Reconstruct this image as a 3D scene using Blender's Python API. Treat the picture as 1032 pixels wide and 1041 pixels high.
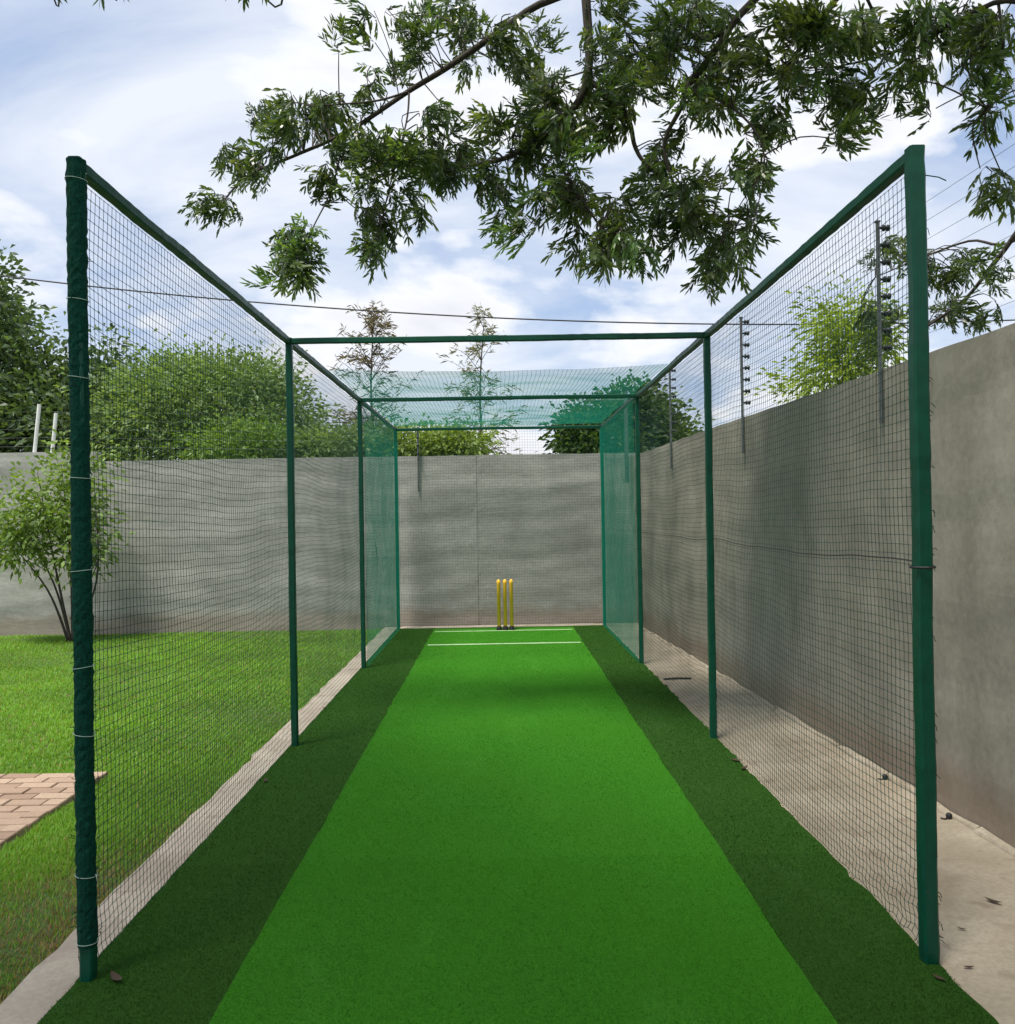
import bpy, bmesh, math, random
import numpy as np
from mathutils import Vector, Matrix, Quaternion
R = math.radians
for o in list(bpy.data.objects): bpy.data.objects.remove(o)
scene = bpy.context.scene
col = scene.collection
rng = np.random.default_rng(11)
random.seed(11)

# ------------------------------------------------------------------ camera
H = 1.64; YAW, PITCH, ROLL = 0.0097, 0.0040, 0.0165; F = 900.0
fw = Vector((math.sin(YAW) * math.cos(PITCH), math.cos(YAW) * math.cos(PITCH), math.sin(PITCH)))
rt0 = Vector((math.cos(YAW), -math.sin(YAW), 0)); up0 = rt0.cross(fw)
rt = rt0 * math.cos(ROLL) - up0 * math.sin(ROLL); up = up0 * math.cos(ROLL) + rt0 * math.sin(ROLL)
cam_d = bpy.data.cameras.new('camera'); cam = bpy.data.objects.new('camera', cam_d); col.objects.link(cam)
cam_d.sensor_width = 36; cam_d.sensor_fit = 'HORIZONTAL'; cam_d.lens = F / 1032 * 36
cam_d.clip_start = 0.05; cam_d.clip_end = 3000
M = Matrix((rt, up, -fw)).transposed().to_4x4(); M.translation = (0, 0, H)
cam.matrix_world = M; scene.camera = cam
def at(u, v, Y):                       # a point at distance Y that stands at (u, v) of the photograph
    d = fw + rt * ((u - 516) / F) - up * ((v - 520.5) / F)
    d = d * (Y / d.y)
    return Vector((d.x, Y, H + d.z))

# ------------------------------------------------------------------ world, sun, exposure
SUN_EL, SUN_AZ = R(69), R(218)         # azimuth clockwise from +Y: high, behind the camera and a little to the left
w = bpy.data.worlds.new('World'); scene.world = w; w.use_nodes = True
nt = w.node_tree; nt.nodes.clear()
def N(nt, t, **kw):
    n = nt.nodes.new(t)
    for k, v in kw.items():
        if k in n.inputs.keys() if hasattr(n.inputs, 'keys') else False: n.inputs[k].default_value = v
        else: setattr(n, k, v)
    return n
L = nt.links.new
sky = N(nt, 'ShaderNodeTexSky'); sky.sky_type = 'NISHITA'; sky.sun_disc = False
sky.sun_elevation = SUN_EL; sky.sun_rotation = SUN_AZ; sky.dust_density = 1.0; sky.ozone_density = 1.4
tc = N(nt, 'ShaderNodeTexCoord'); sp = N(nt, 'ShaderNodeSeparateXYZ'); L(tc.outputs['Generated'], sp.inputs[0])
zc = N(nt, 'ShaderNodeMath', operation='MAXIMUM'); L(sp.outputs['Z'], zc.inputs[0]); zc.inputs[1].default_value = 0.0
za = N(nt, 'ShaderNodeMath', operation='ADD'); L(zc.outputs[0], za.inputs[0]); za.inputs[1].default_value = 0.22
dx = N(nt, 'ShaderNodeMath', operation='DIVIDE'); L(sp.outputs['X'], dx.inputs[0]); L(za.outputs[0], dx.inputs[1])
dy = N(nt, 'ShaderNodeMath', operation='DIVIDE'); L(sp.outputs['Y'], dy.inputs[0]); L(za.outputs[0], dy.inputs[1])
cb = N(nt, 'ShaderNodeCombineXYZ'); L(dx.outputs[0], cb.inputs[0]); L(dy.outputs[0], cb.inputs[1])
def noise(nt, vec, scale, detail=5, rough=0.55, dist=0.0):
    n = nt.nodes.new('ShaderNodeTexNoise'); n.inputs['Scale'].default_value = scale; n.inputs['Detail'].default_value = detail
    n.inputs['Roughness'].default_value = rough; n.inputs['Distortion'].default_value = dist
    if vec is not None: nt.links.new(vec, n.inputs['Vector'])
    return n.outputs['Fac']
def ramp(nt, fac, stops):
    n = nt.nodes.new('ShaderNodeValToRGB'); e = n.color_ramp.elements
    while len(e) < len(stops): e.new(0.5)
    for i, (p, c) in enumerate(stops):
        e[i].position = p; e[i].color = (c if len(c) == 4 else (*c, 1)) if hasattr(c, '__len__') else (c, c, c, 1)
    nt.links.new(fac, n.inputs[0]); return n.outputs['Color']
def mix(nt, fac, a, b, blend='MIX'):
    n = nt.nodes.new('ShaderNodeMix'); n.data_type = 'RGBA'; n.blend_type = blend; n.clamp_factor = True
    for s, v in ((0, fac), (6, a), (7, b)):
        if hasattr(v, 'is_output') or isinstance(v, bpy.types.NodeSocket): nt.links.new(v, n.inputs[s])
        else: n.inputs[s].default_value = v if s == 0 else ((*v, 1) if len(v) == 3 else v)
    return n.outputs[2]
mp = N(nt, 'ShaderNodeMapping'); L(cb.outputs[0], mp.inputs[0]); mp.inputs['Scale'].default_value = (0.8, 1.25, 1); mp.inputs['Rotation'].default_value = (0, 0, R(-18)); mp.inputs['Location'].default_value = (0.6, 0.2, 0.3)
sheet = ramp(nt, noise(nt, mp.outputs[0], 1.55, 7, 0.56, 0.5), [(0.36, 0.0), (0.64, 1.0)])
mp2 = N(nt, 'ShaderNodeMapping'); L(tc.outputs['Generated'], mp2.inputs[0]); mp2.inputs['Scale'].default_value = (1, 1, 2.2); mp2.inputs['Location'].default_value = (0.35, 0.0, 0.1)
puff_n = noise(nt, mp2.outputs[0], 4.2, 8, 0.52, 0.2)
puff = ramp(nt, puff_n, [(0.52, 0.0), (0.60, 1.0)])
puff_shade = ramp(nt, puff_n, [(0.55, (8.6, 8.75, 9.1)), (0.75, (6.9, 7.1, 7.6))])
base = mix(nt, 0.52, sky.outputs[0], (5.1, 6.4, 9.0))
c1 = mix(nt, sheet, base, (7.2, 7.65, 8.5))
c2 = mix(nt, puff, c1, puff_shade)
bg = N(nt, 'ShaderNodeBackground'); bg.inputs['Strength'].default_value = 0.080
L(c2, bg.inputs[0]); wo = N(nt, 'ShaderNodeOutputWorld'); L(bg.outputs[0], wo.inputs[0])

sun_d = bpy.data.lights.new('sun', 'SUN'); sun = bpy.data.objects.new('sun', sun_d); col.objects.link(sun)
sun_d.energy = 3.8; sun_d.angle = R(14); sun_d.color = (1.0, 0.95, 0.86)
sdir = Vector((math.sin(SUN_AZ) * math.cos(SUN_EL), math.cos(SUN_AZ) * math.cos(SUN_EL), math.sin(SUN_EL)))
sun.rotation_euler = sdir.to_track_quat('Z', 'Y').to_euler(); sun.location = (0, 0, 20)
vs = scene.view_settings; vs.view_transform = 'Standard'; vs.look = 'None'; vs.gamma = 1; vs.use_curve_mapping = False; vs.exposure = 0.60
scene.render.engine = 'CYCLES'

# ------------------------------------------------------------------ materials
def mat(name):
    m = bpy.data.materials.new(name); m.use_nodes = True
    nt = m.node_tree; b = nt.nodes['Principled BSDF']; return m, nt, b
def pos(nt, scale=(1, 1, 1)):
    g = nt.nodes.new('ShaderNodeNewGeometry'); mp = nt.nodes.new('ShaderNodeMapping'); mp.inputs['Scale'].default_value = scale
    nt.links.new(g.outputs['Position'], mp.inputs[0]); return mp.outputs[0]
def bump(nt, b, h, strength, dist=0.01, prev=None):
    n = nt.nodes.new('ShaderNodeBump'); n.inputs['Strength'].default_value = strength; n.inputs['Distance'].default_value = dist
    nt.links.new(h, n.inputs['Height'])
    if prev: nt.links.new(prev, n.inputs['Normal'])
    nt.links.new(n.outputs[0], b.inputs['Normal']); return n.outputs[0]
def plain(name, c, rough=0.5, spec=0.5, metal=0.0, var=0.0, scale=30):
    m, nt, b = mat(name); b.inputs['Roughness'].default_value = rough; b.inputs['Specular IOR Level'].default_value = spec; b.inputs['Metallic'].default_value = metal
    if var:
        f = noise(nt, pos(nt), scale, 5)
        cc = ramp(nt, f, [(0.3, tuple(x * (1 - var) for x in c)), (0.7, tuple(min(1, x * (1 + var)) for x in c))])
        nt.links.new(cc, b.inputs['Base Color']); bump(nt, b, f, 0.15, 0.003)
    else: b.inputs['Base Color'].default_value = (*c, 1)
    return m
def leafmat(name, tr=0.35, rough=0.42, spec=0.5, vary=True):
    m, nt, b = mat(name); a = nt.nodes.new('ShaderNodeAttribute'); a.attribute_name = 'Col'
    oi = nt.nodes.new('ShaderNodeObjectInfo')
    hs = nt.nodes.new('ShaderNodeHueSaturation'); nt.links.new(a.outputs['Color'], hs.inputs['Color'])
    mr = nt.nodes.new('ShaderNodeMapRange'); mr.inputs[3].default_value = 0.65; mr.inputs[4].default_value = 1.3; nt.links.new(oi.outputs['Random'], mr.inputs[0]); nt.links.new(mr.outputs[0], hs.inputs['Value']); mh = nt.nodes.new('ShaderNodeMapRange'); mh.inputs[3].default_value = 0.515; mh.inputs[4].default_value = 0.465; m7 = nt.nodes.new('ShaderNodeMath'); m7.operation = 'MULTIPLY'; m7.inputs[1].default_value = 7.31; m8 = nt.nodes.new('ShaderNodeMath'); m8.operation = 'FRACT'; nt.links.new(oi.outputs['Random'], m7.inputs[0]); nt.links.new(m7.outputs[0], m8.inputs[0]); nt.links.new(m8.outputs[0], mh.inputs[0]); nt.links.new(mh.outputs[0], hs.inputs['Hue'])
    nt.links.new(hs.outputs[0], b.inputs['Base Color']); b.inputs['Roughness'].default_value = rough; b.inputs['Specular IOR Level'].default_value = spec
    if not vary: mr.inputs[3].default_value = mr.inputs[4].default_value = 1.0; mh.inputs[3].default_value = mh.inputs[4].default_value = 0.5
    t = nt.nodes.new('ShaderNodeBsdfTranslucent'); br = nt.nodes.new('ShaderNodeMix'); br.data_type = 'RGBA'; br.blend_type = 'MULTIPLY'; br.inputs[0].default_value = 1
    nt.links.new(hs.outputs[0], br.inputs[6]); br.inputs[7].default_value = (1.9, 1.8, 0.7, 1); nt.links.new(br.outputs[2], t.inputs[0])
    ms = nt.nodes.new('ShaderNodeMixShader'); ms.inputs[0].default_value = tr
    nt.links.new(b.outputs[0], ms.inputs[1]); nt.links.new(t.outputs[0], ms.inputs[2]); nt.links.new(ms.outputs[0], nt.nodes['Material Output'].inputs[0])
    return m
MT = {}
MT['leaf'] = leafmat('tree_leaf', 0.38, 0.32, 0.6)
MT['far_leaf'] = leafmat('far_leaf', 0.32, 0.5, 0.4, False)
MT['grass'] = leafmat('grass_blade', 0.35, 0.55, 0.3, False); MT['pile'] = leafmat('turf_fibre', 0.2, 0.8, 0.08, False)
m, nt, b = mat('bark'); v = pos(nt, (1, 1, 0.35)); f = noise(nt, v, 40, 8, 0.7)
nt.links.new(ramp(nt, f, [(0.3, (0.022, 0.017, 0.013)), (0.7, (0.08, 0.066, 0.052))]), b.inputs['Base Color']); b.inputs['Roughness'].default_value = 0.9; bump(nt, b, f, 0.6, 0.02); MT['bark'] = m

m, nt, b = mat('green_paint'); f = noise(nt, pos(nt), 14, 6, 0.6); f2 = noise(nt, pos(nt, (60, 60, 12)), 3, 4)
nt.links.new(mix(nt, ramp(nt, noise(nt, pos(nt), 38, 5, 0.65), [(0.665, 0.0), (0.70, 0.85)]), ramp(nt, f, [(0.25, (0.001, 0.048, 0.026)), (0.75, (0.002, 0.078, 0.043))]), (0.075, 0.05, 0.03)), b.inputs['Base Color'])
nt.links.new(ramp(nt, f2, [(0.3, 0.32), (0.7, 0.55)]), b.inputs['Roughness']); b.inputs['Specular IOR Level'].default_value = 0.28; bump(nt, b, f2, 0.12, 0.004); MT['paint'] = m
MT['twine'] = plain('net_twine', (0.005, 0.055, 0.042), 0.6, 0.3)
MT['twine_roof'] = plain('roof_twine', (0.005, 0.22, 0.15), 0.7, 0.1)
MT['twine_new'] = plain('bright_twine', (0.005, 0.33, 0.215), 0.7, 0.1)
MT['wrap'] = plain('wrapped_netting', (0.002, 0.042, 0.027), 0.85, 0.15, var=0.5, scale=120)
MT['tie'] = plain('white_nylon', (0.42, 0.55, 0.49), 0.4)
MT['black'] = plain('black_plastic', (0.012, 0.012, 0.013), 0.4)
MT['cable'] = plain('black_cable', (0.02, 0.02, 0.022), 0.6)
MT['galv'] = plain('galvanised_steel', (0.13, 0.14, 0.14), 0.5, 0.5, 0.4, var=0.25, scale=25)
MT['wire'] = plain('steel_wire', (0.35, 0.36, 0.38), 0.35, 0.5, 0.8)
MT['white'] = plain('white_paint', (0.72, 0.72, 0.7), 0.5, var=0.08)
MT['yellow'] = plain('yellow_plastic', (0.90, 0.50, 0.035), 0.4, var=0.06, scale=15)

def plaster(name, dark, light, streak, soil=(0.21, 0.135, 0.08)):
    m, nt, b = mat(name)
    big = noise(nt, pos(nt, streak), 1.3, 6, 0.6, 0.3)
    fine = noise(nt, pos(nt, (1, 1, 1)), 22, 8, 0.65)
    blot = noise(nt, pos(nt, (1, 1, 1)), 1.1, 4, 0.5, 0.8)
    c = ramp(nt, big, [(0.34, dark), (0.66, light)])
    c = mix(nt, 0.32, c, ramp(nt, fine, [(0.3, tuple(x * 0.7 for x in dark)), (0.75, tuple(x * 1.1 for x in light))]))
    c = mix(nt, ramp(nt, blot, [(0.46, 0.0), (0.74, 0.5)]), c, tuple(x * 0.72 for x in dark))
    g = nt.nodes.new('ShaderNodeNewGeometry'); s = nt.nodes.new('ShaderNodeSeparateXYZ'); nt.links.new(g.outputs['Position'], s.inputs[0])
    z = nt.nodes.new('ShaderNodeMath'); z.operation = 'MULTIPLY_ADD'; nt.links.new(noise(nt, pos(nt, (1, 1, 0.5)), 2.6, 6, 0.6), z.inputs[0]); z.inputs[1].default_value = -0.32; nt.links.new(s.outputs['Z'], z.inputs[2])
    sf = ramp(nt, z.outputs[0], [(0.0, 0.42), (0.15, 0.0)])
    c = mix(nt, sf, c, soil)
    nt.links.new(c, b.inputs['Base Color']); b.inputs['Roughness'].default_value = 0.95; b.inputs['Specular IOR Level'].default_value = 0.2
    p = bump(nt, b, big, 0.32, 0.05); p = bump(nt, b, fine, 0.35, 0.006, p)
    return m
MT['wall_back'] = plaster('grey_plaster', (0.28, 0.282, 0.256), (0.41, 0.412, 0.378), (0.8, 0.8, 1.9))
MT['wall_side'] = plaster('stained_plaster', (0.25, 0.228, 0.185), (0.42, 0.388, 0.322), (1.6, 1.6, 0.6))
def concrete(name, dark, light):
    m, nt, b = mat(name); a = noise(nt, pos(nt), 2.2, 7, 0.6, 0.6); f = noise(nt, pos(nt), 45, 8, 0.7); s = noise(nt, pos(nt), 7, 3, 0.5)
    c = ramp(nt, a, [(0.3, dark), (0.65, light)])
    c = mix(nt, ramp(nt, f, [(0.35, 0.35), (0.6, 0.0)]), c, tuple(x * 0.6 for x in dark))
    c = mix(nt, ramp(nt, s, [(0.58, 0.0), (0.72, 0.5)]), c, (0.20, 0.14, 0.10))
    nt.links.new(c, b.inputs['Base Color']); b.inputs['Roughness'].default_value = 0.9; b.inputs['Specular IOR Level'].default_value = 0.25; bump(nt, b, f, 0.35, 0.006); return m
MT['slab'] = concrete('beige_concrete', (0.33, 0.275, 0.20), (0.51, 0.445, 0.345))
MT['kerb'] = concrete('pale_concrete', (0.33, 0.28, 0.225), (0.50, 0.44, 0.36))
def turf(name, a, c_, sheen):
    m, nt, b = mat(name)
    f = noise(nt, pos(nt, (1, 1, 1)), 260, 3, 0.7); g = noise(nt, pos(nt, (1, 1, 1)), 70, 4, 0.6); s = noise(nt, pos(nt, (3, 0.5, 1)), 1.5, 4, 0.5)
    c = ramp(nt, f, [(0.28, a), (0.72, c_)])
    c = mix(nt, ramp(nt, g, [(0.3, 0.5), (0.65, 0.0)]), c, tuple(x * 0.62 for x in a))
    c = mix(nt, ramp(nt, s, [(0.35, 0.4), (0.65, 0.0)]), c, tuple(x * 0.72 for x in c_))
    c = mix(nt, ramp(nt, noise(nt, pos(nt, (1, 0.45, 1)), 2.6, 6, 0.62, 0.7), [(0.56, 0.0), (0.76, 0.22)]), c, tuple(min(1, x * 1.25 + .03) for x in c_))
    nt.links.new(c, b.inputs['Base Color']); b.inputs['Roughness'].default_value = 0.9; b.inputs['Specular IOR Level'].default_value = 0.05
    b.inputs['Sheen Weight'].default_value = sheen; b.inputs['Sheen Tint'].default_value = (0.5, 0.8, 0.3, 1); b.inputs['Sheen Roughness'].default_value = 0.5
    p = bump(nt, b, g, 0.5, 0.012); bump(nt, b, f, 0.7, 0.006, p); return m
MT['turf'] = turf('bright_turf', (0.027, 0.150, 0.009), (0.060, 0.250, 0.018), 0.0)
MT['turf_dark'] = turf('dark_turf', (0.021, 0.070, 0.010), (0.042, 0.118, 0.018), 0.0)
MT['line'] = turf('white_line', (0.32, 0.52, 0.26), (0.52, 0.70, 0.42), 0.1)
m, nt, b = mat('lawn_soil'); a = noise(nt, pos(nt), 3, 6); f = noise(nt, pos(nt), 60, 6, 0.7)
c = ramp(nt, f, [(0.3, (0.03, 0.065, 0.012)), (0.7, (0.08, 0.15, 0.025))]); c = mix(nt, ramp(nt, a, [(0.5, 0.0), (0.7, 0.7)]), c, (0.13, 0.09, 0.045))
nt.links.new(c, b.inputs['Base Color']); b.inputs['Roughness'].default_value = 0.95; bump(nt, b, f, 0.6, 0.02); MT['lawn'] = m
m, nt, b = mat('earth'); f = noise(nt, pos(nt), 0.8, 8); nt.links.new(ramp(nt, f, [(0.35, (0.06, 0.09, 0.03)), (0.65, (0.15, 0.12, 0.07))]), b.inputs['Base Color']); b.inputs['Roughness'].default_value = 1; MT['earth'] = m
m, nt, b = mat('clay_brick'); oi = nt.nodes.new('ShaderNodeObjectInfo'); f = noise(nt, pos(nt), 55, 6, 0.7)
c = ramp(nt, oi.outputs['Random'], [(0.0, (0.27, 0.18, 0.125)), (0.5, (0.36, 0.255, 0.18)), (1.0, (0.43, 0.32, 0.23))]); c = mix(nt, ramp(nt, f, [(0.35, 0.4), (0.65, 0.0)]), c, (0.2, 0.13, 0.09))
nt.links.new(c, b.inputs['Base Color']); b.inputs['Roughness'].default_value = 0.9; bump(nt, b, f, 0.4, 0.005); MT['brick'] = m
MT['dry'] = plain('dry_leaf', (0.06, 0.035, 0.02), 0.8, var=0.4, scale=60)

# ------------------------------------------------------------------ helpers
ORG = {}
def tag(o, label=None, cat=None, group=None, kind=None):
    if label: o['label'] = label
    if cat: o['category'] = cat
    if group: o['group'] = group
    if kind: o['kind'] = kind
    return o
def thing(name, label, cat, loc=(0, 0, 0), group=None):
    o = bpy.data.objects.new(name, None); col.objects.link(o); o.location = loc; o.empty_display_size = 0.1
    ORG[o.name] = Vector(loc); return tag(o, label, cat, group)
def mesh(name, V, Fc, material, smooth=False, colors=None):
    V = np.asarray(V, np.float32).reshape(-1, 3); me = bpy.data.meshes.new(name)
    if isinstance(Fc, np.ndarray):
        k = Fc.shape[1]; n = len(Fc); me.vertices.add(len(V)); me.vertices.foreach_set('co', V.ravel())
        me.loops.add(n * k); me.loops.foreach_set('vertex_index', Fc.astype(np.int32).ravel())
        me.polygons.add(n); me.polygons.foreach_set('loop_start', np.arange(0, n * k, k, dtype=np.int32))
        try: me.polygons.foreach_set('loop_total', np.full(n, k, np.int32))
        except Exception: pass
        me.update(calc_edges=True)
    else: me.from_pydata([tuple(map(float, p)) for p in V], [], Fc)
    if colors is not None:
        ca = me.color_attributes.new('Col', 'FLOAT_COLOR', 'POINT'); c4 = np.ones((len(V), 4), np.float32); c4[:, :3] = colors; ca.data.foreach_set('color', c4.ravel())
    if smooth: me.polygons.foreach_set('use_smooth', np.ones(len(me.polygons), bool))
    me.materials.append(material); me.validate(); return me
def link(name, me, parent=None, loc=(0, 0, 0)):
    o = bpy.data.objects.new(name, me); col.objects.link(o); o.location = loc
    if parent: o.parent = parent
    ORG[o.name] = Vector(loc) + (ORG[parent.name] if parent else Vector()); return o
def part(name, V, Fc, material, parent=None, smooth=False, colors=None, origin=None):
    """mesh given in world coordinates, linked under its parent (or at its own origin)"""
    V = np.asarray(V, float).reshape(-1, 3)
    if parent: base_ = ORG[parent.name]
    else: base_ = Vector(origin if origin is not None else (V[:, 0].mean(), V[:, 1].mean(), V[:, 2].min()))
    me = mesh(name, V - np.array(base_), Fc, material, smooth, colors)
    return link(name, me, parent, (0, 0, 0) if parent else base_)
def box(c, s, bev=0.0):
    bm = bmesh.new(); bmesh.ops.create_cube(bm, size=1)
    for v in bm.verts: v.co = Vector((v.co.x * s[0] + c[0], v.co.y * s[1] + c[1], v.co.z * s[2] + c[2]))
    if bev: bmesh.ops.bevel(bm, geom=bm.edges[:], offset=bev, segments=2, affect='EDGES')
    V = [v.co[:] for v in bm.verts]; bm.verts.index_update(); Fc = [[v.index for v in f.verts] for f in bm.faces]; bm.free(); return V, Fc
def join(*gs):
    V, Fc = [], []
    for v, f in gs:
        k = len(V); V += [tuple(p) for p in v]; Fc += [[i + k for i in q] for q in f]
    return V, Fc
def tube(pts, rad, n=6, cap=True):
    P = [Vector(p) for p in pts]; m_ = len(P); rad = rad if hasattr(rad, '__len__') else [rad] * m_
    V, Fc = [], []; ref = None
    for i in range(m_):
        t = (P[min(i + 1, m_ - 1)] - P[max(i - 1, 0)]).normalized()
        if ref is None: ref = t.orthogonal().normalized()
        ref = (ref - t * ref.dot(t)).normalized(); b_ = t.cross(ref)
        for k in range(n):
            a = 2 * math.pi * k / n; V.append(P[i] + (ref * math.cos(a) + b_ * math.sin(a)) * rad[i])
    for i in range(m_ - 1):
        for k in range(n): Fc.append([i * n + k, i * n + (k + 1) % n, (i + 1) * n + (k + 1) % n, (i + 1) * n + k])
    if cap: Fc.append(list(range(n))[::-1]); Fc.append([(m_ - 1) * n + k for k in range(n)])
    return V, Fc
def lathe(c, prof, n=12):
    V, Fc = [], []
    for r_, z in prof:
        for k in range(n): a = 2 * math.pi * k / n; V.append((c[0] + r_ * math.cos(a), c[1] + r_ * math.sin(a), c[2] + z))
    for i in range(len(prof) - 1):
        for k in range(n): Fc.append([i * n + k, i * n + (k + 1) % n, (i + 1) * n + (k + 1) % n, (i + 1) * n + k])
    Fc.append(list(range(n))[::-1]); Fc.append([(len(prof) - 1) * n + k for k in range(n)]); return V, Fc
def smooth_path(pts, per=5):
    P = [Vector(p) for p in pts]; out = []
    for i in range(len(P) - 1):
        p0, p1, p2, p3 = P[max(i - 1, 0)], P[i], P[i + 1], P[min(i + 2, len(P) - 1)]
        for k in range(per):
            t = k / per; out.append(0.5 * ((2 * p1) + (p2 - p0) * t + (2 * p0 - 5 * p1 + 4 * p2 - p3) * t * t + (3 * p1 - p0 - 3 * p2 + p3) * t ** 3))
    return out + [P[-1]]
def sheet(x0, x1, y0, y1, z, nx=2, ny=2, jl=0, jr=0, jn=0, jf=0):
    xs = np.linspace(0, 1, nx); ys = np.linspace(y0, y1, ny); V = []
    for j, y in enumerate(ys):
        a = x0 + jl * rng.normal(); b_ = x1 + jr * rng.normal()
        for i, t in enumerate(xs): V.append((a + (b_ - a) * t, y + (jn * rng.normal() if j == 0 else (jf * rng.normal() if j == ny - 1 else 0)), z))
    return np.array(V), np.array([[j * nx + i, j * nx + i + 1, (j + 1) * nx + i + 1, (j + 1) * nx + i] for j in range(ny - 1) for i in range(nx - 1)])
def slab(V, Fc, depth):
    """closed slab below a sheet"""
    V = np.asarray(V, float); n = len(V); B = V.copy(); B[:, 2] -= depth
    Fc = [list(map(int, f)) for f in Fc]; ed = {}
    for f in Fc:
        for a, b_ in zip(f, f[1:] + f[:1]):
            if (b_, a) in ed: del ed[(b_, a)]
            else: ed[(a, b_)] = 1
    out = list(Fc) + [[i + n for i in f[::-1]] for f in Fc] + [[b_, a, a + n, b_ + n] for a, b_ in ed]
    return np.vstack([V, B]), out

# ------------------------------------------------------------------ layout constants
XL, XR, ZT = -1.494, 1.524, 2.945
YS = [3.18, 6.39, 9.63, 12.95]
YW = 13.30
def wall_x(y): return 2.0 + (YW - y) * 0.047

# ------------------------------------------------------------------ ground
V, Fc = sheet(-900, 900, -900, 900, -0.09, 2, 2); tag(part('ground', V, Fc, MT['earth'], origin=(0, 0, -0.09)), kind='structure')
V, Fc = sheet(-16, XL - 0.20, -6, YW - 0.02, -0.03, 30, 40); V[:, 2] += 0.012 * np.sin(V[:, 0] * 2.1) * np.cos(V[:, 1] * 1.7) - 0.006
tag(part('lawn', V, Fc, MT['lawn'], smooth=True), kind='structure')
V, Fc = sheet(-1.735, -1.47, -6, YW - 0.03, 0.0, 2, 140, jl=0.006)
V, Fc = slab(V, Fc, 0.14); tag(part('concrete_kerb', V, Fc, MT['kerb']), kind='structure')
V = np.array([(1.40, -6, 0), (wall_x(-6) + 0.02, -6, 0), (wall_x(YW), YW - 0.03, 0), (1.40, YW - 0.03, 0)]); Fc = [[0, 1, 2, 3]]
V, Fc = slab(V, Fc, 0.12); tag(part('paved_strip', V, Fc, MT['slab']), kind='structure')
V, Fc = sheet(-1.47, 1.40, 12.99, YW - 0.03, 0.004, 2, 2); V, Fc = slab(V, Fc, 0.10); tag(part('end_kerb', V, Fc, MT['kerb']), kind='structure')
V, Fc = sheet(-1.46, 1.39, -6, 12.985, -0.004, 2, 2); V, Fc = slab(V, Fc, 0.08); tag(part('base_slab', V, Fc, MT['slab']), kind='structure')
V, Fc = sheet(-1.53, -0.965, -6, 12.97, 0.012, 2, 240, jl=0.003); V, Fc = slab(V, Fc, 0.010); tag(part('turf_border', V, Fc, MT['turf_dark']), kind='structure')
V, Fc = sheet(1.045, 1.545, -6, 12.97, 0.012, 2, 240, jr=0.006); V, Fc = slab(V, Fc, 0.010); tag(part('turf_border', V, Fc, MT['turf_dark']), kind='structure')
V, Fc = sheet(-0.965, 1.045, -6, 12.78, 0.013, 2, 120, jl=0.0035, jr=0.0035); V, Fc = slab(V, Fc, 0.010); tag(part('pitch_mat', V, Fc, MT['turf']), kind='structure')
V, Fc = sheet(-0.963, 1.043, 12.782, 12.972, 0.0115, 2, 2); V, Fc = slab(V, Fc, 0.009); tag(part('turf_border', V, Fc, MT['turf_dark']), kind='structure')
for y0, th in ((11.20, 0.075), (12.49, 0.055)):
    V, Fc = sheet(-0.93, 1.01, y0, y0 + th, 0.0165, 30, 2, jn=0.004, jf=0.004); tag(part('crease_line', V, Fc, MT['line']), kind='structure')

# brick path
path = bpy.data.objects.new('brick_path', None); col.objects.link(path); path.location = (-3.3, 4.6, -0.03); ORG[path.name] = Vector(path.location); tag(path, kind='structure')
V, Fc = sheet(-4.35, -2.58, 1.2, 5.83, -0.034, 2, 2); V, Fc = slab(V, Fc, 0.04); part('sand_bed', V, Fc, MT['earth'], path)
bv, bf = box((0, 0, 0), (0.214, 0.104, 0.06), 0.004); bme = mesh('brick', bv, bf, MT['brick'])
hv, hf = box((0, 0, 0), (0.104, 0.104, 0.06), 0.004); hme = mesh('half_brick', hv, hf, MT['brick'])
for j in range(42):
    y = 5.83 - 0.055 - j * 0.11
    for i in range(8):
        x = -2.58 - 0.11 - i * 0.22 - (0.11 if j % 2 else 0)
        if y < 1.25 or x < -4.3: continue
        if j % 2 and i == 0: hb = link('half_brick', hme, path, (-2.58 - 0.055 + 3.3, y - 4.6, 0.006 + random.gauss(0, .002)))
        o = link('brick', bme, path, (x + 3.3 + random.gauss(0, .002), y - 4.6 + random.gauss(0, .002), 0.006 + random.gauss(0, .0022)))
        o.rotation_euler = (random.gauss(0, .008), random.gauss(0, .008), random.gauss(0, .008))

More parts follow.
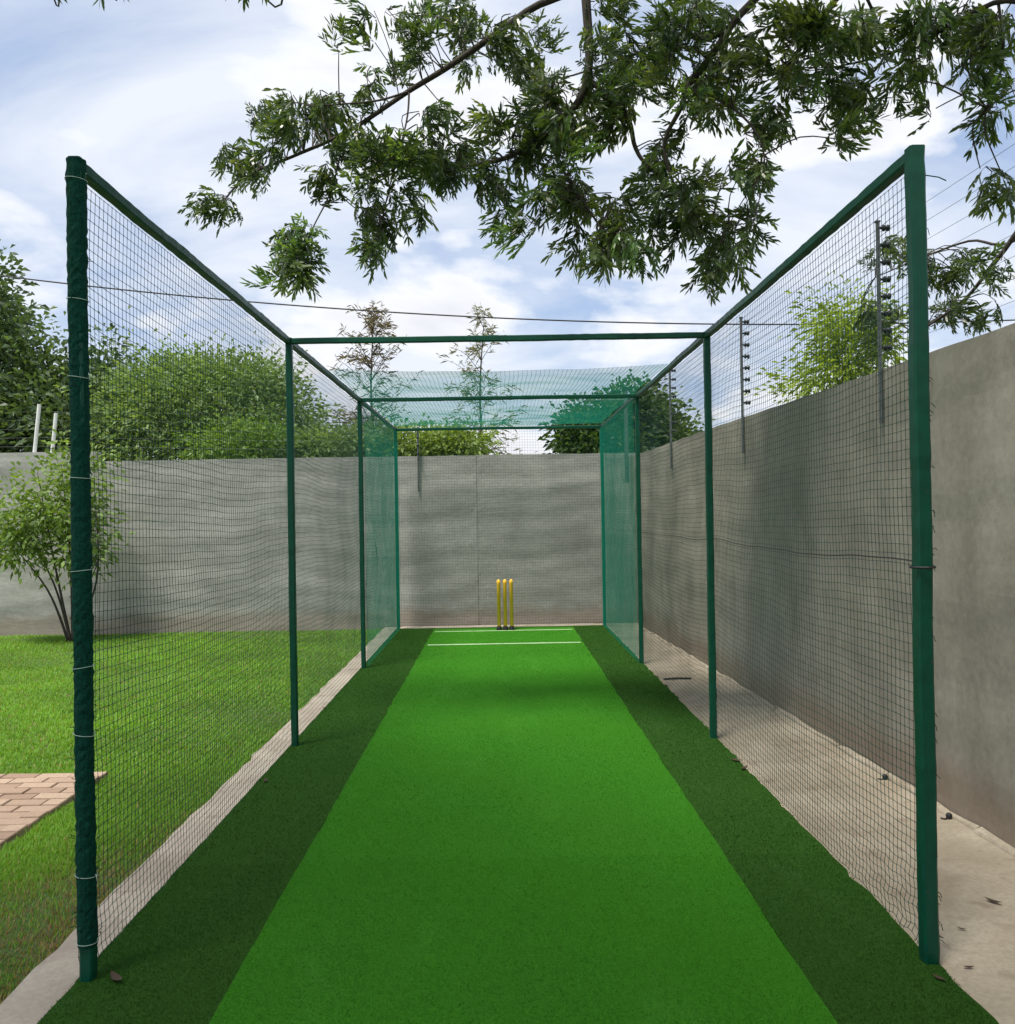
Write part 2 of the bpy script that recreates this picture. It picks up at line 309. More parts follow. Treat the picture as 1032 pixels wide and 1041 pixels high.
# ------------------------------------------------------------------ boundary walls
def wall_panel(p0, p1, z0, z1, thick, material, parent, name='wall_panel', relief=0.006, step=0.07):
    """plaster panel between two ground points; thickness goes to the left-hand normal's far side"""
    p0 = np.array(p0, float); p1 = np.array(p1, float); d = p1 - p0; ln = np.linalg.norm(d); d /= ln; n = np.array([d[1], -d[0]])
    nx = max(2, int(ln / step)); nz = max(2, int((z1 - z0) / step)); V = []
    ph = rng.uniform(0, 6, 8)
    for k in range(nz + 1):
        for i in range(nx + 1):
            s = ln * i / nx; z = z0 + (z1 - z0) * k / nz
            e = relief * (math.sin(z * 9 + 1.2 * math.sin(s * 1.3 + ph[0]) + ph[1]) * 0.5 + math.sin(z * 21 + 2 * math.sin(s * 2.1 + ph[2]) + ph[3]) * 0.3 + math.sin(s * 3.1 + z * 2 + ph[4]) * 0.4)
            if i in (0, nx) or k == nz: e = 0
            zz = z + (0.003 * math.sin(s * 1.3 + ph[5]) + 0.002 * math.sin(s * 9 + ph[6]) if k == nz else 0)
            V.append((*(p0 + d * s - n * (-e)), zz))
    Fc = [[k * (nx + 1) + i, k * (nx + 1) + i + 1, (k + 1) * (nx + 1) + i + 1, (k + 1) * (nx + 1) + i] for k in range(nz) for i in range(nx)]
    base_ = len(V); V2 = []
    top = [nz * (nx + 1) + i for i in range(nx + 1)]
    for i in range(nx + 1): x, y, z = V[top[i]]; V2.append((x - n[0] * thick, y - n[1] * thick, z))
    for i in range(nx + 1): x, y, z = V[i]; V2.append((V2[i][0], V2[i][1], z0))
    V += V2
    for i in range(nx):
        Fc.append([top[i], top[i + 1], base_ + i + 1, base_ + i]); Fc.append([base_ + i, base_ + i + 1, base_ + nx + 1 + i + 1, base_ + nx + 1 + i])
    for i in (0, nx):
        Fc.append([i + k * (nx + 1) for k in range(nz + 1)] + [base_ + i, base_ + nx + 1 + i])
    o = part(name, V, Fc, material, parent)
    return o
bw = thing('boundary_wall', 'grey plastered wall closing the far end behind the stumps and lawn', 'wall', (-3, YW, -0.09))
ZB = 2.555
xj = at(485, 500, YW).x; xs_ = at(98, 500, YW).x
RB = 0.007
wall_panel((-22, YW), (xs_ - 0.006, YW), -0.09, 2.70, 0.2, MT['wall_back'], bw, relief=RB)
wall_panel((xs_, YW), (xj - 0.003, YW), -0.09, ZB, 0.2, MT['wall_back'], bw, relief=RB)
wall_panel((xj + 0.003, YW), (2.25, YW), -0.09, ZB, 0.2, MT['wall_back'], bw, relief=RB)
v, f = box((xj, YW + 0.1, 1.2), (0.0055, 0.18, 2.5)); part('joint_filler', v, f, MT['wall_back'], bw)
sw = thing('boundary_wall', 'stained grey plastered wall beside the paved strip, carrying the insulated fence poles', 'wall', (2.3, 6, 0))
ZS = 2.50
yjs = [(-6, 5.50), (5.51, 13.29)]
for a, b_ in yjs: wall_panel((wall_x(b_), b_), (wall_x(a), a), -0.0, ZS, 0.2, MT['wall_side'], sw, relief=0.005)
v, f = box((wall_x(5.505) + 0.1, 5.505, 1.2), (0.17, 0.009, 2.45)); part('joint_filler', v, f, MT['wall_side'], sw)
# mortar fillet at the foot of the side wall, broken into lengths
y = -2.0
while y < 13.0:
    ln = random.uniform(0.5, 1.4); y2 = min(y + ln, 13.2); V = []; n = max(3, int(ln / 0.12)); Fc = []
    for i in range(n + 1):
        yy = y + (y2 - y) * i / n; x = wall_x(yy) - 0.004; wd = 0.022 + 0.02 * random.random(); h_ = 0.012 + 0.02 * random.random()
        V += [(x, yy, 0.002), (x - wd, yy, 0.002), (x - wd * 0.8, yy, h_ * 0.6), (x, yy, h_)]
        if i: 
            k = 4 * i
            for q in range(4): Fc.append([k - 4 + q, k - 4 + (q + 1) % 4, k + (q + 1) % 4, k + q])
    Fc += [[0, 1, 2, 3], [4 * n + 3, 4 * n + 2, 4 * n + 1, 4 * n]]
    part('mortar_fillet', V, Fc, MT['slab'], sw); y = y2 + random.uniform(0.004, 0.03)

def bar(p0, p1, size, amp, seed, step=0.05):
    """square tube with rounded corners and a slightly uneven, dented skin"""
    rg = np.random.default_rng(seed); p0, p1 = Vector(p0), Vector(p1); d = p1 - p0; n = max(3, int(d.length / step)); t = d.normalized(); a = Vector((1, 0, 0)) if abs(t.x) < .9 else Vector((0, 0, 1)); b_ = t.cross(a).normalized(); a = b_.cross(t)
    h = size / 2; c = h * .72; prof = [(h, -c), (h, c), (c, h), (-c, h), (-h, c), (-h, -c), (-c, -h), (c, -h)]; ph = rg.uniform(0, 6, 4); V, Fc = [], []
    for i in range(n + 1):
        q = p0 + d * (i / n); s = i * d.length / n; o = a * amp * (math.sin(s * 2.1 + ph[0]) + .5 * math.sin(s * 7 + ph[1])) + b_ * amp * (math.sin(s * 1.7 + ph[2]) + .5 * math.sin(s * 8 + ph[3]))
        if i in (0, n): o = Vector()
        k = 1 + amp / h * rg.normal() * .35
        for u, v in prof: V.append(q + o + a * u * k + b_ * v * k)
    for i in range(n):
        for k in range(8): Fc.append([i * 8 + k, i * 8 + (k + 1) % 8, (i + 1) * 8 + (k + 1) % 8, (i + 1) * 8 + k])
    return V, Fc + [list(range(8))[::-1], [n * 8 + k for k in range(8)]]
# ------------------------------------------------------------------ cage frame
cage = thing('cricket_cage', 'dark green steel frame of the cricket practice cage over the turf pitch', 'practice cage', (0, 8.0, 0))
posts = []
for x in (XL, XR):
    for k, y in enumerate(YS):
        s = (0.047 if x < 0 else 0.056) if k == 0 else 0.047
        v, f = bar((x, y, 0), (x, y, ZT), s, 0.0022 if k == 0 else 0.0012, 60 + k + int(x > 0) * 9)
        # slight unevenness
        posts.append(part('post', v, f, MT['paint'], cage))
    v, f = bar((x, YS[0] + .026, ZT - 0.025), (x, YS[-1] - .026, ZT - 0.025), 0.045, 0.0022, 80 + int(x > 0)); part('side_rail', v, f, MT['paint'], cage)
for k in (1, 2, 3):
    v, f = bar((XL + .025, YS[k], ZT - 0.024), (XR - .025, YS[k], ZT - 0.024), 0.041, 0.0015, 90 + k); part('crossbar', v, f, MT['paint'], cage)
# white ties round the lawn-side front post and a cord knot round the other
for py in (183, 305, 384, 486, 580, 678, 746, 889, 957):
    z = at(82, py, YS[0]).z; ring = []
    tilt = random.uniform(-0.008, 0.008); q = 0.0362
    ring = [(XL + q * math.cos(a) * (1.05), YS[0] + q * math.sin(a), z + tilt * math.cos(a)) for a in np.linspace(0, 2 * math.pi, 17)]
    g1 = tube(ring, 0.0011, 5); g2 = tube([(XL + q, YS[0] - 0.01, z), (XL + q + 0.012, YS[0] - 0.03, z + 0.012), (XL + q + 0.02, YS[0] - 0.04, z + random.uniform(-.02, .03))], 0.0012, 4)
    v, f = join(g1, g2); part('cable_tie', v, f, MT['tie'], posts[0], smooth=True)
def sleeve(x, y, z0, z1, r0, rag, seed):
    rg = np.random.default_rng(seed); n = 14; zs = np.arange(z0, z1, 0.018); V, Fc = [], []
    ph = rg.uniform(0, 6, 6)
    for z in zs:
        rr = r0 + rag * (0.3 * math.sin(z * 5 + ph[0]) + 0.2 * math.sin(z * 29 + ph[1])) 
        for k in range(n):
            a = 2 * math.pi * k / n; r_ = rr + rag * 0.35 * math.sin(3 * a + z * 7 + ph[2]) + rag * 0.7 * rg.normal()
            V.append((x + r_ * math.cos(a), y + r_ * math.sin(a), z))
    m_ = len(zs)
    for i in range(m_ - 1):
        for k in range(n): Fc.append([i * n + k, i * n + (k + 1) % n, (i + 1) * n + (k + 1) % n, (i + 1) * n + k])
    Fc.append([(m_ - 1) * n + k for k in range(n)]); Fc.append(list(range(n))[::-1])
    gs = [(V, Fc)]
    for q in range(int((z1 - z0) * 46)):       # stray twine ends
        z = rg.uniform(z0, z1); a = rg.uniform(0, 6.28); d = Vector((math.cos(a), math.sin(a), rg.uniform(-.6, .6))); p = Vector((x, y, z)) + Vector((d.x, d.y, 0)) * (r0 - .004)
        gs.append(tube([p, p + d * 0.012, p + d * rg.uniform(.014, .024) + Vector((0, 0, rg.uniform(-.012, .008)))], 0.0013, 3))
    return join(*gs)

# ------------------------------------------------------------------ nets
TW = 0.00125
def tubes_batch(P, nrm, rad):
    """P (L,n,3) polylines -> 3-sided tubes"""
    T = np.gradient(P, axis=1); T /= np.linalg.norm(T, axis=2, keepdims=True) + 1e-9
    nrm = np.broadcast_to(np.asarray(nrm, float), P.shape); B = np.cross(T, nrm); B /= np.linalg.norm(B, axis=2, keepdims=True) + 1e-9; Nn = np.cross(B, T)
    rings = []
    for k in range(3):
        a = 2 * math.pi * k / 3 + 0.5; rings.append(P + (Nn * math.cos(a) + B * math.sin(a)) * rad)
    V = np.stack(rings, 2); Ln, n = P.shape[:2]
    idx = np.arange(Ln * n * 3).reshape(Ln, n, 3); q = []
    for k in range(3):
        k2 = (k + 1) % 3; q.append(np.stack([idx[:, :-1, k], idx[:, :-1, k2], idx[:, 1:, k2], idx[:, 1:, k]], -1).reshape(-1, 4))
    return V.reshape(-1, 3), np.concatenate(q)
def net(Pf, S, T, cell, nrm, rad=TW, knots=True):
    """Pf(s,t)->(…,3) vectorised"""
    ns = int(round(S / cell)); n_t = int(round(T / cell)); ss = np.linspace(0, S, ns + 1); tt = np.linspace(0, T, n_t + 1)
    sf = np.linspace(0, S, 2 * (ns // 2) + 1); tf = np.linspace(0, T, 2 * (n_t // 2) + 1)
    A = Pf(np.repeat(ss[:, None], len(tf), 1), np.repeat(tf[None], len(ss), 0)); B = Pf(np.repeat(sf[None], len(tt), 0), np.repeat(tt[:, None], len(sf), 1))
    V1, F1 = tubes_batch(A, nrm, rad); V2, F2 = tubes_batch(B, nrm, rad)
    Vs = [V1, V2]; Fs = [F1, F2 + len(V1)]; k = len(V1) + len(V2)
    if knots:
        C = Pf(np.repeat(ss[:, None], len(tt), 1), np.repeat(tt[None], len(ss), 0)).reshape(-1, 3); r_ = rad * 2.3
        offs = np.array([(r_, 0, 0), (0, r_, 0), (-r_, 0, 0), (0, -r_, 0), (0, 0, r_), (0, 0, -r_)]); Kv = (C[:, None] + offs[None]).reshape(-1, 3)
        tri = np.array([(0, 1, 4, 4), (1, 2, 4, 4)]); quad = np.array([(0, 4, 2, 5), (4, 1, 5, 3)])
        quad = np.array([(0, 1, 2, 3), (0, 4, 2, 5), (1, 4, 3, 5)])   # three crossed squares read as a knot
        Kf = (np.arange(len(C))[:, None, None] * 6 + quad[None]).reshape(-1, 4); Vs.append(Kv); Fs.append(Kf + k)
    return np.vstack(Vs), np.concatenate(Fs)
def wob(s, t, p, fs=1.0):
    return (np.sin(s * 2.3 * fs + 1.7 * np.sin(t * 1.9 + p) + p) * 0.5 + np.sin(s * 5.9 * fs + 2.2 * t + 2 * p) * 0.28 + np.sin(t * 6.1 - s * 3.3 * fs + 3 * p) * 0.22 + np.sin(s * 13.7 + 3.1 * np.sin(t * 4.3) + p) * 0.10)
def side(x, sgn, p, crumple):
    ZN = ZT - 0.05
    def Pf(s, t):
        env = np.sin(np.pi * np.clip(s / (YS[-1] - YS[0]), 0, 1)) ** 0.2 * np.clip(np.minimum(t, ZN - t) * 3, 0, 1)
        xx = x + sgn * (0.012 + 0.012 * wob(s, t, p)) * np.where(env > 0, env, 0)
        bay = np.abs(np.sin(np.pi * s / 3.25)); edge = np.clip(t * 2.5, 0, 1) * np.clip((ZN - t) * 2.5, 0, 1)
        zz = 0.016 + t * (ZN - 0.016) / ZN + edge * (0.018 * wob(s, t, p + 1.3, 0.8) - 0.035 * bay)
        yy = YS[0] + s + 0.010 * wob(t * 1.3, s, p + 4) * np.clip(t * 3, 0, 1)
        low = np.clip((0.42 - t) / 0.42, 0, 1) * np.clip((1.3 - s) / 1.3, 0, 1) * crumple
        yy = yy + low * 0.02 * np.sin(t * 55 + s * 9); zz = zz + low * 0.012 * np.sin(s * 40 + t * 12)
        return np.stack([xx, yy, zz], -1)
    return Pf
S = YS[-1] - YS[0]; TH = ZT - 0.05
V, Fc = net(side(XL - 0.030, -1, 0.7, 0.4), S, TH, 0.0365, (1, 0.01, 0))
nl = thing('side_net', 'long green knotted net hung along the lawn side of the cage', 'net', (XL - 0.03, YS[0], 0)); part('netting', V, Fc, MT['twine'], nl)
v, f = sleeve(XL, YS[0], 0.13, ZT + 0.008, 0.0330, 0.0022, 3); part('wrapped_edge', v, f, MT['wrap'], nl)
Pr = side(XR + 0.030, 1, 2.9, 1.0)
V, Fc = net(Pr, S, TH, 0.0365, (1, 0.01, 0))
nr = thing('side_net', 'long green knotted net beside the paved strip, with a lacing cord across it', 'net', (XR + 0.03, YS[0], 0)); part('netting', V, Fc, MT['twine'], nr)
ss = np.linspace(0, S, 90); pc = Pr(ss, np.full_like(ss, 1.445)); v, f = tube([tuple(p) for p in pc], 0.0030, 5)
v2, f2 = tube([(XR + 0.042 * math.cos(a), YS[0] + 0.042 * math.sin(a), 1.43) for a in np.linspace(0, 6.283, 13)], 0.0045, 5); part('lacing_cord', *join((v, f), (v2, f2)), MT['cable'], nr)
v, f = sleeve(XR, YS[0], 0.62, ZT - 0.02, 0.0335, 0.0016, 8); 
gs = []
rg = np.random.default_rng(5)
for q in range(60):
    z = rg.uniform(0.1, 2.85); p = Vector((XR + 0.028, YS[0] + rg.uniform(-.03, .03), z)); gs.append(tube([p, p + Vector((.007, -.004, rg.uniform(-.01, .01))), p + Vector((.012, -.006, rg.uniform(-.02, .0)))], 0.0015, 3))
gs.append(tube([(XR + 0.028, YS[0] - 0.01, 2.842), (XR + 0.075, YS[0] - 0.02, 2.83), (XR + 0.10, YS[0] - 0.025, 2.815)], 0.0022, 4))
part('loose_ends', *join(*gs), MT['wrap'], nr)
# roof net over the far part, back net
Y0 = 7.92
def roof(s, t):
    u = t / (XR - XL); e = np.sin(np.pi * u); bay = np.abs(np.sin(np.pi * (Y0 + s - 3.0) / 3.25))
    return np.stack([XL + t + 0.012 * wob(s, t, 1.1), Y0 + s + 0.02 * wob(t, s, 2.2) * (s < 0.3), ZT + 0.008 - e * (0.012 + 0.03 * bay) + 0.012 * wob(s, t, 5.0) * e + 0.02], -1)
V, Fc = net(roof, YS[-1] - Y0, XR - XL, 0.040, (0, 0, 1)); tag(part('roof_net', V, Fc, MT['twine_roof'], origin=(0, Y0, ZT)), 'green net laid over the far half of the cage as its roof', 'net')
def backn(s, t):
    return np.stack([XL + s + 0.008 * wob(t, s, 0.3), YS[-1] + 0.03 + 0.015 * wob(s, t, 0.9), 0.016 + t + 0.012 * wob(s, t, 3.3)], -1)
V, Fc = net(backn, XR - XL, ZT - 0.05, 0.040, (0, 1, 0)); tag(part('end_net', V, Fc, MT['twine'], origin=(0, YS[-1] + 0.03, 0)), 'green net closing the end of the cage behind the yellow stumps', 'net')

def lining(x, p):
    def Pf(s, t):
        return np.stack([x + 0.002 * wob(s, t, p), YS[2] + 0.02 + s, 0.02 + t + 0.002 * wob(s, t, p + 2)], -1)
    return Pf
for x, par, p in ((XL + 0.035, nl, 1.9), (XR - 0.035, nr, 4.4)):
    V, Fc = net(lining(x, p), YS[3] - YS[2] - 0.05, ZT - 0.08, 0.022, (1, 0.01, 0), 0.00062, False); o = part('inner_lining', V, Fc, MT['twine_new'], par); o['label'] = 'brighter green second layer of net in the last bay'

# ------------------------------------------------------------------ stumps
for px, lab in ((507.6, 'outer yellow stump of the wicket, on the lawn side, on black foot'), (514, 'middle yellow stump of the wicket, on black foot'), (520.4, 'outer yellow stump of the wicket, on the paved side, on black foot')):
    p = at(px, 641, 12.62); st = thing('cricket_stump', lab, 'cricket stump', (p.x, 12.60, 0.013), 'three stumps of the wicket')
    v, f = lathe((p.x, 12.60, 0.013), [(0.0255, 0.05), (0.0255, 0.66), (0.027, 0.665), (0.027, 0.70), (0.014, 0.715), (0.006, 0.722)], 14); part('shaft', v, f, MT['yellow'], st, smooth=True)
    v, f = lathe((p.x, 12.60, 0.013), [(0.041, 0.0), (0.041, 0.018), (0.034, 0.042), (0.024, 0.062), (0.022, 0.085)], 14); part('foot', v, f, MT['black'], st, smooth=True)

ORD = ['topmost', 'second from top', 'third from top', 'fourth from top', 'fifth from top', 'sixth from top', 'seventh from top', 'lowest']
# ------------------------------------------------------------------ electric fence
def fpole(x, y, z0, z1, nin, side_v, lab, rad=0.013, dz=0.105, material='galv'):
    t = thing('fence_pole', lab, 'fence pole', (x, y, z0), 'insulated poles of the wall-top fence')
    g1 = tube([(x, y, z0), (x, y, z1)], rad, 8); g2 = box((x, y, z1 + 0.004), (rad * 2.2, rad * 2.2, 0.012), 0.002)
    pl = part('pole', *join(g1, g2), MT[material], t)
    for q in range(nin):
        z = z1 - 0.035 - q * dz; a = Vector((x, y, z)); d = Vector(side_v)
        g1 = tube([a + d * 0.012, a + d * 0.03, a + d * 0.032, a + d * 0.042, a + d * 0.044, a + d * 0.056, a + d * 0.058, a + d * 0.070, a + d * 0.074], [0.008, 0.008, 0.02, 0.02, 0.011, 0.011, 0.021, 0.019, 0.007], 10)
        part('insulator', *g1, MT['black'], t, smooth=True)
    return t
ZP = 3.40
pole_y = [2.75, 5.40, 8.02, 10.72]
labs = ['insulated fence pole on the side wall nearest the front posts', 'insulated fence pole on the side wall against the feathery light green tree', 'insulated fence pole on the side wall just past the second cage post', 'insulated fence pole on the side wall next to the corner']
for y, lab in zip(pole_y, labs):
    if y < 3: continue
    fpole(wall_x(y) - 0.020, y, 2.17, ZP, 8, (1, 0, 0), lab)
cx, cy = wall_x(13.1) - 0.10, 13.12
t = fpole(cx, cy, 2.1, 3.46, 0, (1, 0, 0), 'stout corner fence pole with short cross arms where the walls meet', 0.03)
part('cross_arm', *tube([(cx - 0.62, cy, 3.33), (cx, cy, 3.33)], 0.008, 6), MT['galv'], t); part('cross_arm', *tube([(cx - 0.07, cy, 3.46), (cx + 0.03, cy, 3.52), (cx + 0.16, cy, 3.60)], 0.010, 6), MT['galv'], t)
part('cap', *box((cx, cy, 3.49), (0.12, 0.08, 0.05), 0.01), MT['black'], t)
p = at(425, 460, YW - 0.03); fpole(p.x, YW - 0.028, 2.02, 2.98, 4, (0.0, -1, 0), 'thin fence pole on the end wall behind the yellow-green bush tops', 0.013, 0.12)
for px, px2, py, lab in ((40, 35, 411, 'tall white stake leaning on the end wall among dark leaves'), (57, 53, 420, 'short white stake rising out of the leafy shrub top')):
    a = at(px2, 462, YW + 0.08); b_ = at(px, py, YW + 0.08); v, f = tube([(a.x, YW + 0.08, 2.68), b_], 0.028, 8); tag(part('fence_stake', v, f, MT['white']), lab, 'stake')
for q in range(8):
    z = ZP - 0.035 - q * 0.105; pts = [(wall_x(y) - 0.02 + 0.05, y, z) for y in [0.4] + pole_y]; pts.append((cx + 0.03, cy, z - 0.02)); P2 = []
    for a, b_ in zip(pts, pts[1:]):
        for k in range(6): u = k / 6; P2.append((a[0] + (b_[0] - a[0]) * u, a[1] + (b_[1] - a[1]) * u, a[2] + (b_[2] - a[2]) * u - 0.012 * math.sin(math.pi * u)))
    P2.append(pts[-1]); v, f = tube(P2, 0.0013, 3); tag(part('fence_wire', v, f, MT['wire']), 'thin steel wire between the side wall poles, ' + ORD[q] + ' of its strands', 'wire', 'wires of the side wall fence')
for q in range(5):
    z = 2.80 + q * 0.13; v, f = tube([(-20, YW + 0.08, z), (-12, YW + 0.08, z - .02), (at(38, 440, YW).x, YW + 0.08, z), (-3.5, YW + 0.06, z - 0.1), (at(425, 440, YW).x, YW - 0.08, z - 0.2 + 0.02 * q)], 0.0016, 3); tag(part('fence_wire', v, f, MT['wire']), 'thin steel wire above the end wall, ' + ['lowest', 'second from below', 'third from below', 'fourth from below', 'topmost'][q] + ' of its strands', 'wire', 'wires above the end wall')

# ------------------------------------------------------------------ overhead cable with its poles out of the picture
qa = np.polyfit([-9.0, -0.5, 5.6], [6.12, 5.25, 5.02], 2); xs = np.linspace(-16, 15, 60); Yc = 16.5; k_ = Yc / 16
pts = [(x * k_, Yc, (np.polyval(qa, x) - H) * k_ + H) for x in xs]; v, f = tube(pts, 0.013, 6)
tag(part('overhead_cable', v, f, MT['cable'], smooth=True), 'black cable crossing the sky above the end wall', 'cable')
for i, lab in ((0, 'timber pole holding the cable beyond the dark tree'), (-1, 'timber pole holding the cable beyond the side wall')):
    x, y, z = pts[i]; pt = thing('utility_pole', lab, 'utility pole', (x, y + .14, -0.1)); part('shaft', *tube([(x, y + .14, -0.1), (x, y + .14, z + 0.6)], [0.13, 0.10], 10), MT['bark'], pt); part('bracket', *box((x, y + .02, z + .01), (.08, .06, .1), .008), MT['galv'], pt)

# ------------------------------------------------------------------ vegetation helpers
def frame(d, rg):
    d = d / (np.linalg.norm(d, axis=1, keepdims=True) + 1e-9); a = rg.normal(size=d.shape); s = np.cross(d, a); s /= np.linalg.norm(s, axis=1, keepdims=True) + 1e-9; return d, s, np.cross(s, d)
def leaves(C, D, ln, wd, colr, rg, droop=0.15):
    """folded diamond leaves: base C, direction D"""
    d, s, n = frame(D, rg); ln = np.asarray(ln).reshape(-1, 1); wd = np.asarray(wd).reshape(-1, 1)
    b0 = C; mid = C + d * ln * 0.5; tip = C + d * ln - np.array([0, 0, 1]) * ln * droop
    l_ = mid + s * wd * 0.5 + n * wd * 0.18; r_ = mid - s * wd * 0.5 + n * wd * 0.18
    V = np.stack([b0, r_, tip, l_], 1).reshape(-1, 3); k = np.arange(len(C)) * 4
    Fc = np.stack([np.stack([k, k + 1, k + 2], 1), np.stack([k, k + 2, k + 3], 1)], 1).reshape(-1, 3)
    return V, Fc, np.repeat(colr, 4, 0)
def oblong(C, D, ln, wd, colr, rg, droop):
    d, s, n = frame(D, rg); ln = np.asarray(ln).reshape(-1, 1); wd = np.asarray(wd).reshape(-1, 1); g = np.array([0, 0, 1]) * ln * droop
    P = [C, C + d * ln * .28 - s * wd * .45 + n * wd * .12 - g * .1, C + d * ln * .72 - s * wd * .5 + n * wd * .12 - g * .5, C + d * ln - g, C + d * ln * .72 + s * wd * .5 + n * wd * .12 - g * .5, C + d * ln * .28 + s * wd * .45 + n * wd * .12 - g * .1]
    V = np.stack(P, 1).reshape(-1, 3); k = np.arange(len(C)) * 6
    return V, np.concatenate([np.stack([k, k + 1, k + 5], 1), np.stack([k + 1, k + 2, k + 5], 1), np.stack([k + 2, k + 4, k + 5], 1), np.stack([k + 2, k + 3, k + 4], 1)]), np.repeat(colr, 6, 0)
def crown_leaves(blobs, n_clump, per, ln, wd, c0, c1, rg, clump_r=0.25, droop=0.3, shell=0.55, updir=0.5):
    """blobs (cx,cy,cz,rx,ry,rz); clumps gather near the surface of the blobs"""
    B = np.array(blobs, float); vol = B[:, 3] * B[:, 4] * B[:, 5]; pick = rg.choice(len(B), n_clump, p=vol ** 0.75 / (vol ** 0.75).sum())
    u = rg.normal(size=(n_clump, 3)); u /= np.linalg.norm(u, axis=1, keepdims=True); r_ = shell + (1 - shell) * rg.random((n_clump, 1)) ** 0.6; r_ *= 1 + 0.21 * rg.normal(size=(n_clump, 1))
    cc = B[pick, :3] + u * r_ * B[pick, 3:]; tone = rg.random((n_clump, 1))
    C = np.repeat(cc, per, 0); o = rg.normal(size=C.shape) * clump_r * np.array([1, 1, 0.7]) * np.repeat(0.6 + 0.8 * rg.random((n_clump, 1)), per, 0); C = C + o
    D = o / clump_r + np.repeat(u, per, 0) * 0.8 + rg.normal(size=C.shape) * 0.6 + np.array([0, 0, updir])
    t = np.clip(np.repeat(tone, per, 0) * 0.7 + 0.3 * rg.random((len(C), 1)), 0, 1); colr = np.array(c0) * (1 - t) + np.array(c1) * t
    return leaves(C, D, ln * (0.7 + 0.6 * rg.random(len(C))), wd * (0.7 + 0.6 * rg.random(len(C))), colr, rg, droop)
def limbs(parent, root, blobs, rg, r0, n=7, name='limb'):
    """trunk and limbs that reach into the blobs"""
    c = np.array(blobs)[:, :3].mean(0); top = Vector((root[0] * 0.5 + c[0] * 0.5, root[1] * 0.5 + c[1] * 0.5, root[2] + (c[2] - root[2]) * 0.6)); rt_ = Vector(root)
    pth = smooth_path([rt_, rt_.lerp(top, 0.5) + Vector((rg.normal() * .12, rg.normal() * .12, 0)), top], 5); part('trunk', *tube(pth, list(np.linspace(r0, r0 * 0.6, len(pth))), 8), MT['bark'], parent, smooth=True)
    for q in range(n):
        b_ = blobs[q % len(blobs)]; e = Vector((b_[0] + rg.uniform(-.6, .6) * b_[3], b_[1] + rg.uniform(-.6, .6) * b_[4], b_[2] + rg.uniform(-.2, .8) * b_[5])); st = pth[int(rg.integers(len(pth) // 2, len(pth)))]
        pp = smooth_path([st, st.lerp(e, 0.5) + Vector((rg.normal() * .15, rg.normal() * .15, .12)), e], 5); part('limb', *tube(pp, list(np.linspace(r0 * 0.45, r0 * 0.1, len(pp))), 6), MT['bark'], parent, smooth=True)
def tree(name, lab, cat, root, blobs, n_clump, per, ln, wd, c0, c1, seed, r0=0.12, nl=7, group=None, **kw):
    rg = np.random.default_rng(seed); t = thing(name, lab, cat, root, group); limbs(t, root, blobs, rg, r0, nl)
    V, Fc, C = crown_leaves(blobs, n_clump, per, ln, wd, c0, c1, rg, **kw); o = part('crown', V, Fc, MT['far_leaf'], t, colors=C); o['kind'] = 'stuff'; return t
def blob(u, v, Y, ru, rv, rd=None):
    p = at(u, v, Y); k = Y / F; return (p.x, p.y, p.z, ru * k, rd if rd else ru * k * 0.9, rv * k)

# ------------------------------------------------------------------ the overhanging tree
rg = np.random.default_rng(77)
def spray_mesh(i):
    rg = np.random.default_rng(100 + i); C, D, LN, WD, CL = [], [], [], [], []; twig = []
    Lt = rg.uniform(0.16, 0.26); ax = [Vector((0.05 * math.sin(k * 1.1 + i), 0.05 * math.cos(k * 0.9 + i) - .05, Lt * k / 5 - 0.012 * k * k * 0.5)) for k in range(6)]
    twig.append(tube(ax, [0.0045, 0.004, 0.0035, 0.003, 0.0025, 0.002], 4))
    nf = int(rg.integers(8, 11))
    for q in range(nf):
        s = (q + 0.5) / nf; p = ax[min(5, int(s * 5.99))]; a = q * 2.4 + rg.uniform(-.4, .4); el = rg.uniform(.05, .8) if q < nf - 2 else rg.uniform(.8, 1.3)
        d = Vector((math.cos(a) * math.cos(el), math.sin(a) * math.cos(el), math.sin(el))); Lf = rg.uniform(0.09, 0.15); tone = rg.random()
        pr = [p + d * (Lf * k / 4) + Vector((0, 0, 0.008 * k * k * 0.55)) for k in range(5)]; twig.append(tube(pr, [0.0018, 0.0016, .0014, .0012, .001], 3, False))
        sd = d.cross(Vector((0, 0, 1))).normalized() if abs(d.z) < .95 else Vector((1, 0, 0))
        for k in (1, 1.7, 2.4, 3.2, 4):
            for sg in (-1, 1):
                dd = (d * 0.85 + sd * sg * 0.62 + Vector((0, 0, .35))).normalized() + Vector(rg.normal(size=3) * .16); C.append(pr[int(k)].lerp(pr[min(4, int(k) + 1)], k - int(k))); D.append(dd); LN.append(rg.uniform(.05, .095)); WD.append(rg.uniform(.015, .022)); CL.append(tone)
        C.append(pr[4]); D.append(d + Vector((0, 0, .5))); LN.append(.085); WD.append(.02); CL.append(tone)
    t = np.array(CL)[:, None] * 0.8 + 0.2 * rg.random((len(CL), 1)); colr = np.array((0.036, 0.074, 0.034)) * (1 - t) + np.array((0.125, 0.20, 0.05)) * t
    V, Fc, CC = oblong(np.array(C), np.array(D), np.array(LN), np.array(WD), colr, rg, -0.28)
    tv, tf = join(*twig); k = len(V); V = np.vstack([V, np.array(tv)]); CC = np.vstack([CC, np.tile((0.05, 0.04, 0.025), (len(tv), 1))])
    return mesh('leaf_spray', V, [list(map(int, f)) for f in Fc] + [[j + k for j in f] for f in tf], MT['leaf'], colors=CC)
SPR = [spray_mesh(i) for i in range(8)]
